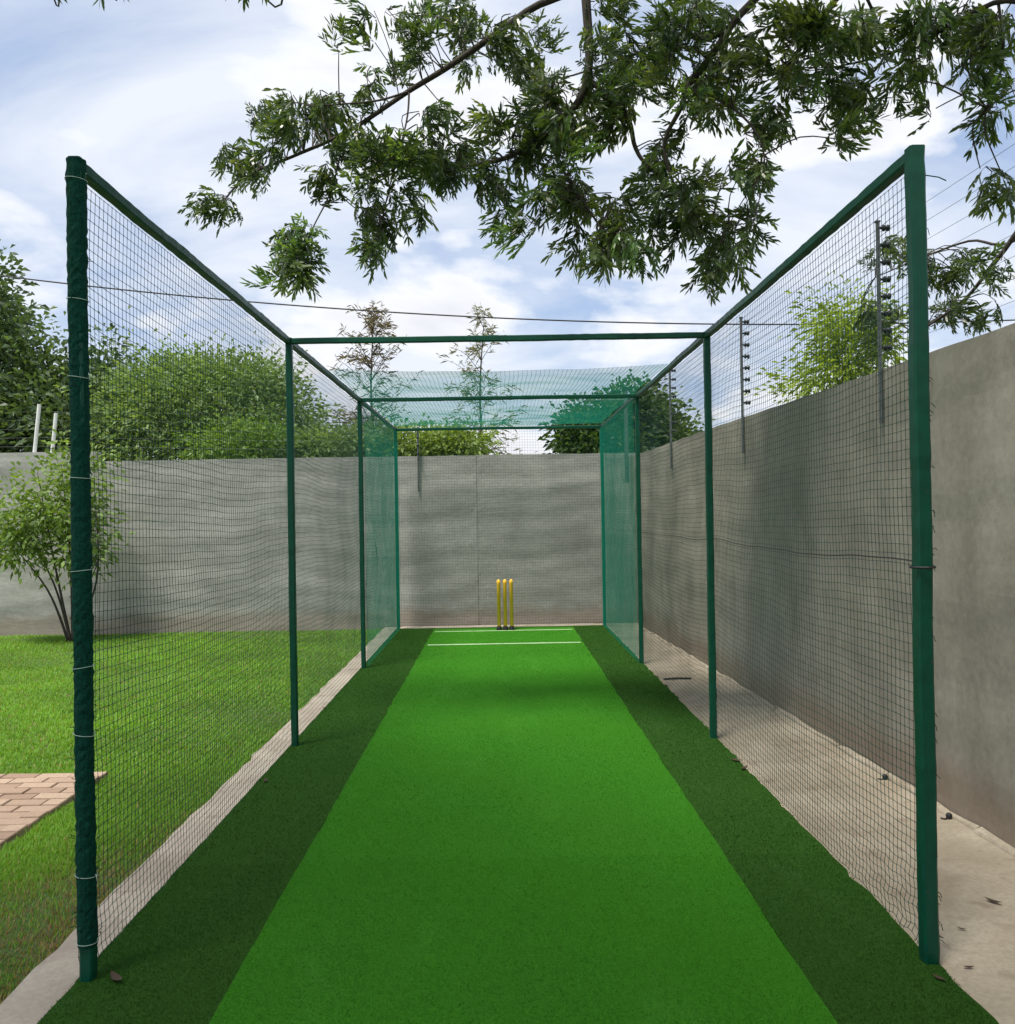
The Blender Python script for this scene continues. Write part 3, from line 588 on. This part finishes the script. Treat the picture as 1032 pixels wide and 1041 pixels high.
BT = (3.75, 4.2, -0.09)
bt = thing('overhanging_tree', 'large feathery-leaved tree leaning over the side wall, boughs hanging across the sky', 'tree', BT)
def limb(pts, r0, r1, name='limb', n=7):
    pp = smooth_path(pts, 6); part(name, *tube(pp, list(np.linspace(r0, r1, len(pp))), n), MT['bark'], bt, smooth=True); return pp
nodes = []
trunk = limb([BT, (3.8, 4.2, 1.5), (3.7, 4.3, 3.2), (3.45, 4.5, 5.0), (3.0, 4.8, 6.3)], 0.2, 0.13, 'trunk', 12)
bough = limb([trunk[-1], (2.0, 5.6, 7.2), (0.9, 6.1, 7.15), (0.3, 6.3, 6.9)], 0.125, 0.06)
bough2 = limb([trunk[-5], (3.3, 3.0, 6.4), (2.2, 1.0, 7.4), (0.8, -1.5, 7.8)], 0.11, 0.05)
bough4 = limb([bough2[-9], (-0.4, 0.6, 7.7), (-2.4, 0.8, 7.8), (-4.4, 0.4, 7.4)], 0.06, 0.02)
bough3 = limb([trunk[-2], (1.6, 3.6, 7.2), (-0.6, 3.0, 7.6), (-2.6, 3.4, 7.4)], 0.10, 0.04)
def pl(*q): return [at(*a) for a in q]
defs = [
 ([bough[-4]] + pl((596, -120, 6.5), (595, -20, 6.5), (598, 75, 6.5), (572, 122, 6.6), (520, 158, 6.8), (478, 168, 7.0), (430, 178, 7.1)), 0.045, 0.010),
 (pl((598, 80, 6.5), (636, 116, 6.4), (646, 150, 6.4), (660, 170, 6.4), (700, 205, 6.5), (745, 238, 6.6)), 0.022, 0.006),
 (pl((566, 128, 6.6), (566, 160, 6.5), (590, 200, 6.4), (620, 245, 6.3)), 0.018, 0.006),
 ([bough[-1]] + pl((600, -40, 6.6), (535, 12, 6.7), (460, 65, 6.8), (415, 93, 6.9), (355, 133, 7.0), (300, 158, 7.1), (250, 180, 7.2), (222, 212, 7.2)), 0.034, 0.006),
 (pl((415, 93, 6.9), (385, 102, 6.7), (345, 106, 6.6), (320, 108, 6.6)), 0.010, 0.004),
 (pl((416, 92, 6.9), (413, 125, 6.8), (396, 190, 6.7), (386, 235, 6.7), (378, 268, 6.7)), 0.009, 0.003),
 (pl((350, 136, 7.0), (338, 190, 6.8), (318, 232, 6.7), (300, 275, 6.7)), 0.009, 0.003),
 ([bough[-9]] + pl((790, -70, 6.0), (742, 28, 6.1), (702, 85, 6.2), (692, 110, 6.2), (675, 150, 6.3), (690, 200, 6.3)), 0.036, 0.008),
 (pl((736, 36, 6.1), (690, 40, 6.4), (630, 60, 6.9), (560, 80, 7.2), (500, 60, 7.4)), 0.014, 0.004),
 (pl((700, 88, 6.2), (745, 110, 5.9), (772, 140, 5.8), (778, 172, 5.8)), 0.012, 0.004),
 ([bough[6]] + pl((900, -90, 5.6), (850, 0, 5.7), (805, 60, 5.8), (790, 90, 5.9)), 0.026, 0.006),
 (pl((868, -30, 5.6), (900, 50, 5.9), (872, 90, 6.0), (868, 118, 6.0)), 0.012, 0.004),
 ([trunk[-4]] + pl((1090, -20, 5.2), (1010, 3, 5.4), (940, 40, 5.7), (893, 58, 5.9), (840, 70, 6.1)), 0.024, 0.005),
 (pl((1015, 2, 5.4), (1020, 60, 5.3), (1003, 110, 5.3)), 0.010, 0.004),
 ([trunk[12]] + [Vector((4.5, 6.2, 3.6))] + pl((1060, 215, 7.0), (1015, 262, 7.3), (980, 305, 7.6), (930, 340, 8.0)), 0.035, 0.008),
 ([trunk[14]] + [Vector((4.6, 6.0, 4.4))] + pl((1040, 240, 7.2), (985, 245, 7.6), (930, 265, 8.0), (890, 282, 8.3)), 0.018, 0.005),
 ([bough3[-2]] + pl((110, -60, 5.2), (105, -15, 5.2)), 0.012, 0.004), ([bough3[-6]] + pl((290, -60, 5.2), (262, -8, 5.3)), 0.012, 0.004), ([bough3[-1]] + pl((40, -50, 5.2), (60, -12, 5.2)), 0.010, 0.003),
]
paths = []
for d, r0, r1 in defs: paths.append(limb(d, r0, r1, 'limb', 6))
allp = [p for pp in paths for p in pp] + bough
# foliage masses: (u, v, ru, rv, distance, count)
mass = [(214, 218, 18, 18, 7.2, 4), (240, 180, 22, 20, 7.2, 4), (268, 160, 20, 20, 7.1, 4), (300, 125, 38, 32, 7.1, 13), (345, 108, 28, 20, 7.0, 6), (300, 262, 22, 30, 6.7, 12), (355, 170, 45, 34, 6.9, 14), (412, 185, 42, 38, 6.9, 14), (381, 250, 15, 34, 6.7, 9), (452, 160, 40, 46, 6.9, 16), (350, 22, 14, 14, 6.6, 3), (372, 85, 10, 8, 6.8, 1), (408, 62, 18, 16, 6.7, 4), (440, 25, 34, 20, 6.6, 6), (478, 50, 24, 34, 6.7, 6), (505, 215, 24, 28, 6.7, 8), (520, 120, 40, 50, 6.9, 15), (548, 60, 46, 50, 7.0, 15), (565, 185, 44, 36, 6.7, 14), (600, 110, 40, 60, 6.7, 18), (598, 235, 36, 32, 6.5, 11), (625, 262, 28, 20, 6.3, 6), (650, 40, 44, 40, 6.6, 14), (655, 225, 36, 36, 6.5, 12), (655, 120, 44, 44, 6.5, 15), (705, 45, 46, 42, 6.3, 15), (700, 185, 34, 32, 6.4, 8), (720, 105, 26, 20, 6.2, 6), (752, 75, 40, 36, 6.1, 12), (778, 140, 14, 26, 5.8, 4), (768, 182, 26, 16, 5.9, 5), (735, 235, 40, 20, 6.5, 8), (735, 270, 30, 22, 6.4, 7), (780, 242, 12, 8, 6.4, 1), (805, 50, 42, 40, 5.9, 13), (845, 85, 36, 30, 6.0, 9), (870, 122, 20, 18, 6.0, 5), (860, 28, 46, 24, 5.8, 9), (922, 95, 22, 20, 5.9, 5), (930, 30, 44, 22, 5.7, 9), (990, 40, 34, 26, 5.4, 8), (1002, 95, 20, 40, 5.3, 6), (1012, 200, 12, 12, 5.4, 2), (955, 275, 36, 26, 8.0, 8), (905, 265, 18, 22, 8.2, 4), (985, 315, 36, 16, 7.7, 6), (1015, 290, 10, 30, 7.3, 3), (900, 320, 20, 24, 8.3, 4), (60, -28, 12, 5, 5.2, 2), (105, -26, 12, 5, 5.2, 1), (262, -26, 20, 5, 5.3, 2)]
sprays = []; tw = []
for (u, v, ru, rv, Y, n) in mass:
    for q in range(max(2, round(n * 1.3)) if n > 3 else n):
        if q % 2 == 0:
            for _ in range(20):
                a, b_ = rg.uniform(-1, 1, 2)
                if a * a + b_ * b_ < 1: break
            yq = Y + rg.uniform(-.55, .55); jx = jy = 0
        else: jx, jy = rg.uniform(-13, 13), rg.uniform(-9, 12); yq += rg.uniform(-.12, .12)
        p = at(u + a * ru * .95 + jx, v + b_ * rv * .95 + jy, yq); near = min(allp, key=lambda t_: (t_ - p).length); vec = p - near; Lv = vec.length
        d = (vec.normalized() * 0.9 + Vector((rg.normal() * .5, rg.normal() * .5, -0.6 + rg.normal() * .45))).normalized()
        s = rg.uniform(.66, .98); sprays.append((p.y / s, int(rg.integers(8)), p - d * 0.18 - Vector(BT), (d.to_track_quat('Z', 'Y') @ Quaternion((0, 0, 1), rg.uniform(0, 6.28))), s))
        b0 = p - d * 0.18
        if Lv > 0.1: m1 = near.lerp(b0, 0.5) + Vector((rg.normal() * .04, rg.normal() * .04, .03 + .05 * Lv)); tw.append(tube(smooth_path([near, m1, b0], 3), list(np.linspace(0.006, 0.0035, 7)), 4, False))
sprays.sort(key=lambda t_: t_[0]); ex = []
for i, (_, k, lo, qt, s) in enumerate(sprays):
    if i < 300:
        o = link('leaf_spray', SPR[k], bt, tuple(lo)); o.scale = (s, s, s); o.rotation_euler = qt.to_euler()
    else: ex.append((k, Matrix.LocRotScale(lo, qt, Vector((s, s, s)))))
if ex:
    bm = bmesh.new()
    for k, mx in ex:
        n0 = len(bm.verts); bm.from_mesh(SPR[k]); bm.verts.ensure_lookup_table()
        for v_ in bm.verts[n0:]: v_.co = mx @ v_.co
    me = bpy.data.meshes.new('leaf_mass'); bm.to_mesh(me); bm.free(); me.materials.clear(); me.materials.append(MT['leaf']); link('leaf_mass', me, bt)['kind'] = 'stuff'
part('twigs', *join(*tw), MT['bark'], bt)['kind'] = 'stuff'
# the crown above and behind the camera that shades the near turf
up_blobs = [(2.2, 1.0, 7.6, 2.2, 2.0, 1.0), (0.6, -1.6, 8.0, 2.4, 2.2, 1.1), (-1.4, 1.2, 7.9, 2.2, 1.8, .8), (-3.4, 1.0, 7.7, 1.6, 1.8, .8), (-4.6, 0.2, 7.4, 1.4, 1.8, .8), (3.6, 4.4, 7.4, 1.7, 1.7, .9), (1.2, 4.6, 7.9, 2.2, 1.6, .7), (-2.6, 3.2, 7.8, 1.2, 1.6, .7), (4.4, 2.4, 6.0, 1.5, 1.6, 1.4), (-2.0, -1.2, 8.0, 2.0, 2.2, 1.0)]
V, Fc, C = crown_leaves(up_blobs, 1250, 22, 0.17, 0.06, (0.018, 0.045, 0.015), (0.065, 0.115, 0.022), rg, clump_r=0.28, shell=0.2, updir=-.2); part('crown', V, Fc, MT['leaf'], bt, colors=C)['kind'] = 'stuff'

# ------------------------------------------------------------------ trees and shrubs beyond the walls
DK = ((0.034, 0.065, 0.03), (0.105, 0.17, 0.07)); MD = ((0.085, 0.15, 0.055), (0.24, 0.35, 0.125)); LT = ((0.13, 0.20, 0.025), (0.34, 0.46, 0.07)); YG = ((0.09, 0.15, 0.03), (0.25, 0.35, 0.08))
tree('dark_tree', 'tall dark evergreen tree behind the end wall, past the white stakes', 'tree', (-11.6, 19, -.09), [blob(-70, 330, 19, 80, 80), blob(-10, 400, 18.5, 60, 70), blob(50, 410, 19, 48, 56), blob(-15, 320, 19, 26, 50), blob(60, 440, 18, 60, 40), blob(-60, 430, 18, 80, 50)], 900, 26, 0.19, 0.085, *DK, 21, 0.2, clump_r=0.26)
tree('dark_tree', 'smaller dark tree beside the big round light tree behind the end wall', 'tree', (-9.0, 20, -.09), [blob(103, 400, 20, 22, 50), blob(100, 440, 20, 28, 36), blob(75, 420, 20, 30, 40)], 260, 26, 0.19, 0.085, *DK, 22, 0.12, clump_r=0.24)
tree('broad_tree', 'broad rounded mid green tree behind the end wall, seen through the lawn-side net', 'tree', (-5.9, 18, -.09), [blob(205, 420, 18, 85, 50), blob(165, 400, 18, 50, 36), blob(245, 400, 18, 50, 34), blob(285, 430, 18, 40, 36), blob(150, 445, 17.5, 50, 34), blob(200, 385, 18.4, 40, 22)], 900, 30, 0.13, 0.05, *MD, 23, 0.15, clump_r=0.2)
tree('shrub', 'pale green shrub peeping over the end wall in front of the broad tree', 'shrub', (-4.6, 15.2, -.09), [blob(250, 452, 15.2, 50, 20), blob(285, 456, 15.2, 36, 14)], 200, 26, 0.10, 0.05, (0.06, .13, .02), (0.17, .28, .045), 24, 0.05, 5, clump_r=0.13)
tree('shrub', 'pale green shrub over the end wall behind the third lawn-side post', 'shrub', (-3.0, 15.2, -.09), [blob(340, 455, 15.2, 40, 14), blob(385, 450, 15.4, 22, 20), blob(315, 455, 15.2, 20, 14)], 160, 26, 0.10, 0.05, *MD, 25, 0.05, 5, clump_r=0.13)
tree('shrub', 'yellow-green leafy shrub over the end wall behind the thin fence pole', 'shrub', (-1.3, 15.4, -.09), [blob(425, 452, 15.4, 34, 16), blob(462, 452, 15.4, 26, 15)], 170, 24, 0.11, 0.055, *YG, 26, 0.05, 5, clump_r=0.13)
tree('shrub', 'dense dark round shrub over the end wall near the corner', 'shrub', (1.9, 16.5, -.09), [blob(596, 438, 16.5, 28, 26), blob(632, 425, 17, 32, 30), blob(610, 455, 16.5, 40, 16)], 300, 28, 0.14, 0.06, (0.02, .05, .016), (0.07, .13, .03), 27, 0.08, 6, clump_r=0.15)
tree('shrub', 'loose mid green shrub over the side wall beyond the corner', 'shrub', (3.6, 17.5, -.09), [blob(668, 432, 17.5, 24, 24), blob(690, 445, 17, 14, 12), blob(655, 420, 17.5, 18, 20)], 170, 26, 0.14, 0.06, (0.04, .08, .02), (0.13, .2, .05), 28, 0.08, 5, clump_r=0.15)
tree('feathery_tree', 'light green feathery young tree beyond the side wall', 'tree', (3.7, 9.0, -.09), [blob(855, 325, 9, 24, 24), blob(870, 360, 9, 30, 24), blob(835, 385, 9, 30, 10), blob(890, 340, 8.8, 20, 30), blob(812, 398, 9.2, 14, 6)], 125, 30, 0.085, 0.02, *LT, 29, 0.04, 7, clump_r=0.12, droop=.4)
def wispy(lab, u, Y, v_top, hw, seed, dens, c0, c1):
    rg = np.random.default_rng(seed); b_ = at(u, 640, Y); t = thing('wispy_tree', lab, 'tree', (b_.x, Y, -.09)); top = at(u + rg.normal() * 3, v_top, Y); root = Vector((b_.x, Y, -.09))
    tp = smooth_path([root, root.lerp(top, .35) + Vector((.06, 0, 0)), root.lerp(top, .7) + Vector((-.08, 0, 0)), top], 8); part('trunk', *tube(tp, list(np.linspace(.06, .005, len(tp))), 6), MT['bark'], t, smooth=True)
    C, D, LN = [], [], []; Ht = top.z
    for q in range(dens):
        s = rg.uniform(.30, .98) ** 1.1; p = tp[min(len(tp) - 1, int(s * (len(tp) - 1)))]; a = rg.uniform(0, 6.28); reach = hw * Y / F * min(1.0, (1.04 - s) * 2.6) * rg.uniform(.35, 1.25) + .05; rise = rg.uniform(.15, 1.0) * reach + .12
        e = p + Vector((math.cos(a) * reach, math.sin(a) * reach, rise)); bp = smooth_path([p, p.lerp(e, .55) + Vector((0, 0, .07)), e + Vector((0, 0, -.05))], 5); part('branch', *tube(bp, list(np.linspace(.010, .003, len(bp))), 4), MT['bark'], t)
        for x in bp[2:]:
            for _ in range(int(rg.integers(1, 5))): C.append(x + Vector(rg.normal(size=3) * .05)); D.append((e - p).normalized() * .7 + Vector((rg.normal() * .5, rg.normal() * .5, -.15 + rg.normal() * .5))); LN.append(rg.uniform(.10, .26))
    n = len(C); tt = rg.random((n, 1)); V, Fc, CC = leaves(np.array(C), np.array(D), np.array(LN), np.full(n, .011), np.array(c0) * (1 - tt) + np.array(c1) * tt, rg, .25); part('crown', V, Fc, MT['far_leaf'], t, colors=CC)['kind'] = 'stuff'
wispy('wispy brownish tree with thin drooping twigs behind the third lawn-side post', 382, 19.5, 312, 46, 31, 120, (.12, .10, .085), (.22, .19, .14))
wispy('thin wispy greyish-green tree behind the middle of the end wall', 490, 19.5, 318, 36, 32, 80, (.16, .165, .12), (.28, .29, .20))

# shrub on the lawn in front of the end wall
rg = np.random.default_rng(41); SB = Vector((-6.05, 12.5, -.03)); sh = thing('lawn_shrub', 'slender light green shrub with bare forked stems on the lawn by the end wall', 'shrub', SB)
bl = [blob(80, 470, 12.5, 24, 26), blob(60, 505, 12.4, 40, 34), blob(28, 530, 12.3, 34, 26), blob(20, 560, 12.3, 24, 18), blob(72, 555, 12.4, 26, 34), blob(97, 540, 12.5, 14, 42), blob(5, 545, 12.3, 18, 24)]
for e in [(22, 530), (38, 480), (62, 470), (80, 455), (90, 500), (98, 520), (5, 545), (100, 570)]:
    e_ = at(e[0], e[1], 12.4 + rg.uniform(-.3, .3)); st = SB + Vector((rg.uniform(-.06, .06), rg.uniform(-.06, .06), 0)); mid = st.lerp(e_, .45) + Vector((rg.normal() * .05 + .08, rg.normal() * .05, .06)); pp = smooth_path([st, mid, e_], 6); part('stem', *tube(pp, list(np.linspace(.022, .005, len(pp))), 6), MT['bark'], sh, smooth=True)
V, Fc, C = crown_leaves(bl, 230, 16, .10, .048, (.07, .13, .025), (.22, .33, .08), rg, clump_r=.13, shell=.25); part('foliage', V, Fc, MT['far_leaf'], sh, colors=C)['kind'] = 'stuff'

# ------------------------------------------------------------------ grass
rg = np.random.default_rng(51)
def grass(n, x0f, x1, y0, y1, hmin, hmax, wd):
    y = y0 + (y1 - y0) * rg.random(n); x0 = x0f(y); x = x0 + (x1 - x0) * rg.random(n)
    keep = ~((x > -4.36) & (x < -2.575 - .02 * np.sin(y * 9)) & (y > 1.2) & (y < 5.82 + .015 * np.sin(x * 11))); x, y = x[keep], y[keep]; n = len(x)
    patch = 0.5 + 0.5 * np.sin(x * 2.3 + 1.5 * np.sin(y * 1.7)) * np.cos(y * 2.9 + np.sin(x * 3.1)); dry = np.clip(1.35 - np.abs(x + 1.74) * 1.3 - np.clip(y - 3.2, 0, 9) * .6, 0, 1) * (.35 + patch) * 1.35
    thin = rg.random(n) > np.clip(dry * 1.1, 0, .75); x, y, patch, dry = x[thin], y[thin], patch[thin], dry[thin]; n = len(x)
    h = (hmin + (hmax - hmin) * rg.random(n)) * (0.75 + .5 * patch); a = rg.uniform(0, 6.28, n); lean = rg.uniform(.25, 1.0, n) * h; w_ = wd * (.7 + .6 * rg.random(n)); z = -0.034
    dxy = np.stack([np.cos(a), np.sin(a)], 1); sxy = np.stack([-np.sin(a), np.cos(a)], 1); B = np.stack([x, y], 1)
    def vv(p, zz): return np.concatenate([p, np.full((n, 1), 0) + zz[:, None]], 1)
    v0 = vv(B - sxy * w_[:, None] / 2, np.full(n, z)); v1 = vv(B + sxy * w_[:, None] / 2, np.full(n, z)); m_ = B + dxy * lean[:, None] * .35
    v2 = vv(m_ + sxy * w_[:, None] * .4, z + h * .62); v3 = vv(m_ - sxy * w_[:, None] * .4, z + h * .62); v4 = vv(B + dxy * lean[:, None], z + h)
    V = np.stack([v0, v1, v2, v3, v4], 1).reshape(-1, 3); k = np.arange(n) * 5
    Fc = np.concatenate([np.stack([k, k + 1, k + 2], 1), np.stack([k, k + 2, k + 3], 1), np.stack([k + 3, k + 2, k + 4], 1)])
    t = np.clip(.55 * rg.random(n) + .45 * patch, 0, 1)[:, None]; c = np.array((.085, .19, .018)) * (1 - t) + np.array((.21, .41, .044)) * t
    st = (rg.random(n) < .05 + .6 * np.clip(dry, 0, 1))[:, None]; c = np.where(st, np.array((.30, .22, .10)) * (.5 + .7 * rg.random((n, 1))), c)
    return V, Fc, np.repeat(c, 5, 0)
G = [grass(170000, lambda y: -0.66 * y - .6, -1.73, 2.2, 6.0, .014, .034, .0042), grass(150000, lambda y: -0.66 * y - .5, -1.73, 6.0, 13.22, .016, .036, .007)]
V, Fc, C, k = [], [], [], 0
for a, b_, c in G: V.append(a); Fc.append(b_ + k); C.append(c); k += len(a)
tag(part('lawn_grass', np.vstack(V), np.concatenate(Fc), MT['grass'], colors=np.vstack(C), origin=(-3, 6, -.03)), 'short green lawn grass with dry tufts along the kerb', 'grass', kind='stuff')

def fibres(n, x0, x1, y0, y1, h, wd, c0, c1, z):
    x = x0 + (x1 - x0) * rg.random(n); y = y0 + (y1 - y0) * rg.random(n); a = rg.uniform(0, 6.28, n); hh = h * (.6 + .7 * rg.random(n)); l_ = hh * rg.uniform(.1, 1.1, n); w_ = wd * (.7 + .6 * rg.random(n)) / 2
    v0 = np.stack([x - np.sin(a) * w_, y + np.cos(a) * w_, np.full(n, z)], 1); v1 = np.stack([x + np.sin(a) * w_, y - np.cos(a) * w_, np.full(n, z)], 1); b2 = rg.uniform(0, 6.28, n); v2 = np.stack([x + np.cos(b2) * l_, y + np.sin(b2) * l_, z + hh], 1)
    V = np.stack([v0, v1, v2], 1).reshape(-1, 3); t = rg.random((n, 1)) ** 1.3; pt = (.92 + .10 * np.sin(x * 9.1 + 1.3 * np.sin(y * .8)) * np.cos(y * 1.1 + np.sin(x * 2.2)) + .07 * np.sin(y * 3.7 + 2 * np.sin(x * 1.9)))[:, None]
    return V, np.arange(3 * n).reshape(-1, 3), np.repeat((np.array(c0) * (1 - t) + np.array(c1) * t) * pt, 3, 0)
for lab, bands, c0, c1 in (('bright green pile of the pitch mat', [(-.963, 1.043, 2.3, 4.2, 90000, .006, .0028), (-.963, 1.043, 4.2, 7.0, 60000, .006, .004), (-.963, 1.043, 7.0, 12.4, 50000, .006, .006)], (.028, .155, .009), (.068, .285, .020)), ('dark green pile of the turf borders', [(-1.53, -.967, 2.3, 4.2, 26000, .006, .0028), (1.047, 1.545, 2.3, 4.2, 26000, .006, .0028), (-1.53, -.967, 4.2, 12.9, 40000, .006, .005), (1.047, 1.545, 4.2, 12.9, 40000, .006, .005)], (.020, .070, .010), (.045, .130, .020))):
    Vs, Fs, Cs, k = [], [], [], 0
    for x0, x1, y0, y1, n, h, wd in bands:
        a_, b_, c_ = fibres(n, x0, x1, y0, y1, h, wd, c0, c1, .0125); Vs.append(a_); Fs.append(b_ + k); Cs.append(c_); k += len(a_)
    tag(part('turf_pile', np.vstack(Vs), np.concatenate(Fs), MT['pile'], colors=np.vstack(Cs), origin=(0, 6, .012)), lab, 'turf', kind='stuff')
# ------------------------------------------------------------------ small things on the ground
for i, (y, lab) in enumerate(((5.36, 'small black plastic knob at the foot of the side wall by its vertical joint'), (4.66, 'small black plastic knob at the wall foot beyond the front post, clear of the net'))):
    x = wall_x(y) - 0.055; t = thing('plastic_knob', lab, 'knob', (x, y, 0.0)); part('head', *lathe((x, y, 0.0), [(.013, 0), (.016, .006), (.016, .022), (.010, .03)], 10), MT['black'], t, smooth=True); part('tail', *tube([(x - .01, y - .01, .008), (x - .03, y - .015, .005), (x - .045, y + .0, .005)], .004, 5), MT['black'], t)
def gp(u, v):
    d = at(u, v, 1.0) - Vector((0, 0, H)); t = -H / d.z; return Vector((d.x * t, t, 0))
def leaf_at(u, v, s, lab, curl=.3, rot=None):
    p = gp(u, v); a = random.uniform(0, 6.28) if rot is None else rot; V, Fc = [], []; n = 6
    for i in range(n + 1):
        s_ = i / n; wdt = s * .17 * math.sin(math.pi * min(1, s_ * .92 + .06)); zz = .006 + s * curl * (s_ - .5) ** 2 * 1.6
        for k in (-1, 0, 1): V.append((p.x + math.cos(a) * s * (s_ - .5) - math.sin(a) * wdt * k, p.y + math.sin(a) * s * (s_ - .5) + math.cos(a) * wdt * k, zz + (.25 * wdt if k else 0) + (.013 if -1.53 < p.x < 1.54 else 0)))
    for i in range(n):
        for k in range(2): Fc.append([i * 3 + k, i * 3 + k + 1, i * 3 + k + 4, i * 3 + k + 3])
    o = part('fallen_leaf', V, Fc, MT['dry'], smooth=True); return tag(o, lab, 'leaf', 'fallen leaves')
for u, v, s, lab in ((118, 1000, .09, 'curled dry brown leaf on the dark turf by the lawn-side front post'), (1010, 918, .07, 'dark dead leaf on the paved strip near the side wall foot'), (978, 946, .035, 'tiny dry leaf bit on the bare paving beside the front post'), (985, 985, .04, 'small dry leaf near the turf edge on the paving'), (749, 776, .10, 'dark dead leaf on the paved edge of the turf past the second post'), (757, 784, .09, 'dark dead leaf lying close beside another at the turf edge'), (668, 689, .10, 'dark dead leaf at the turf edge by the third post'), (678, 698, .08, 'small dark leaf just in front of the third post leaf'), (955, 1000, .05, 'dry leaf scrap tucked at the front post foot'), (270, 797, .07, 'dry leaf on the pale kerb between the first two posts'), (330, 722, .06, 'dry leaf on the pale kerb past the second lawn-side post')): leaf_at(u, v, s, lab)
p = gp(688, 691); v, f = tube([(p.x - .13, p.y - .02, .012), (p.x, p.y + .01, .013), (p.x + .14, p.y, .010)], .010, 6); tag(part('fallen_twig', v, f, MT['bark']), 'short dark stick lying on the paved strip between the nets and wall', 'stick')
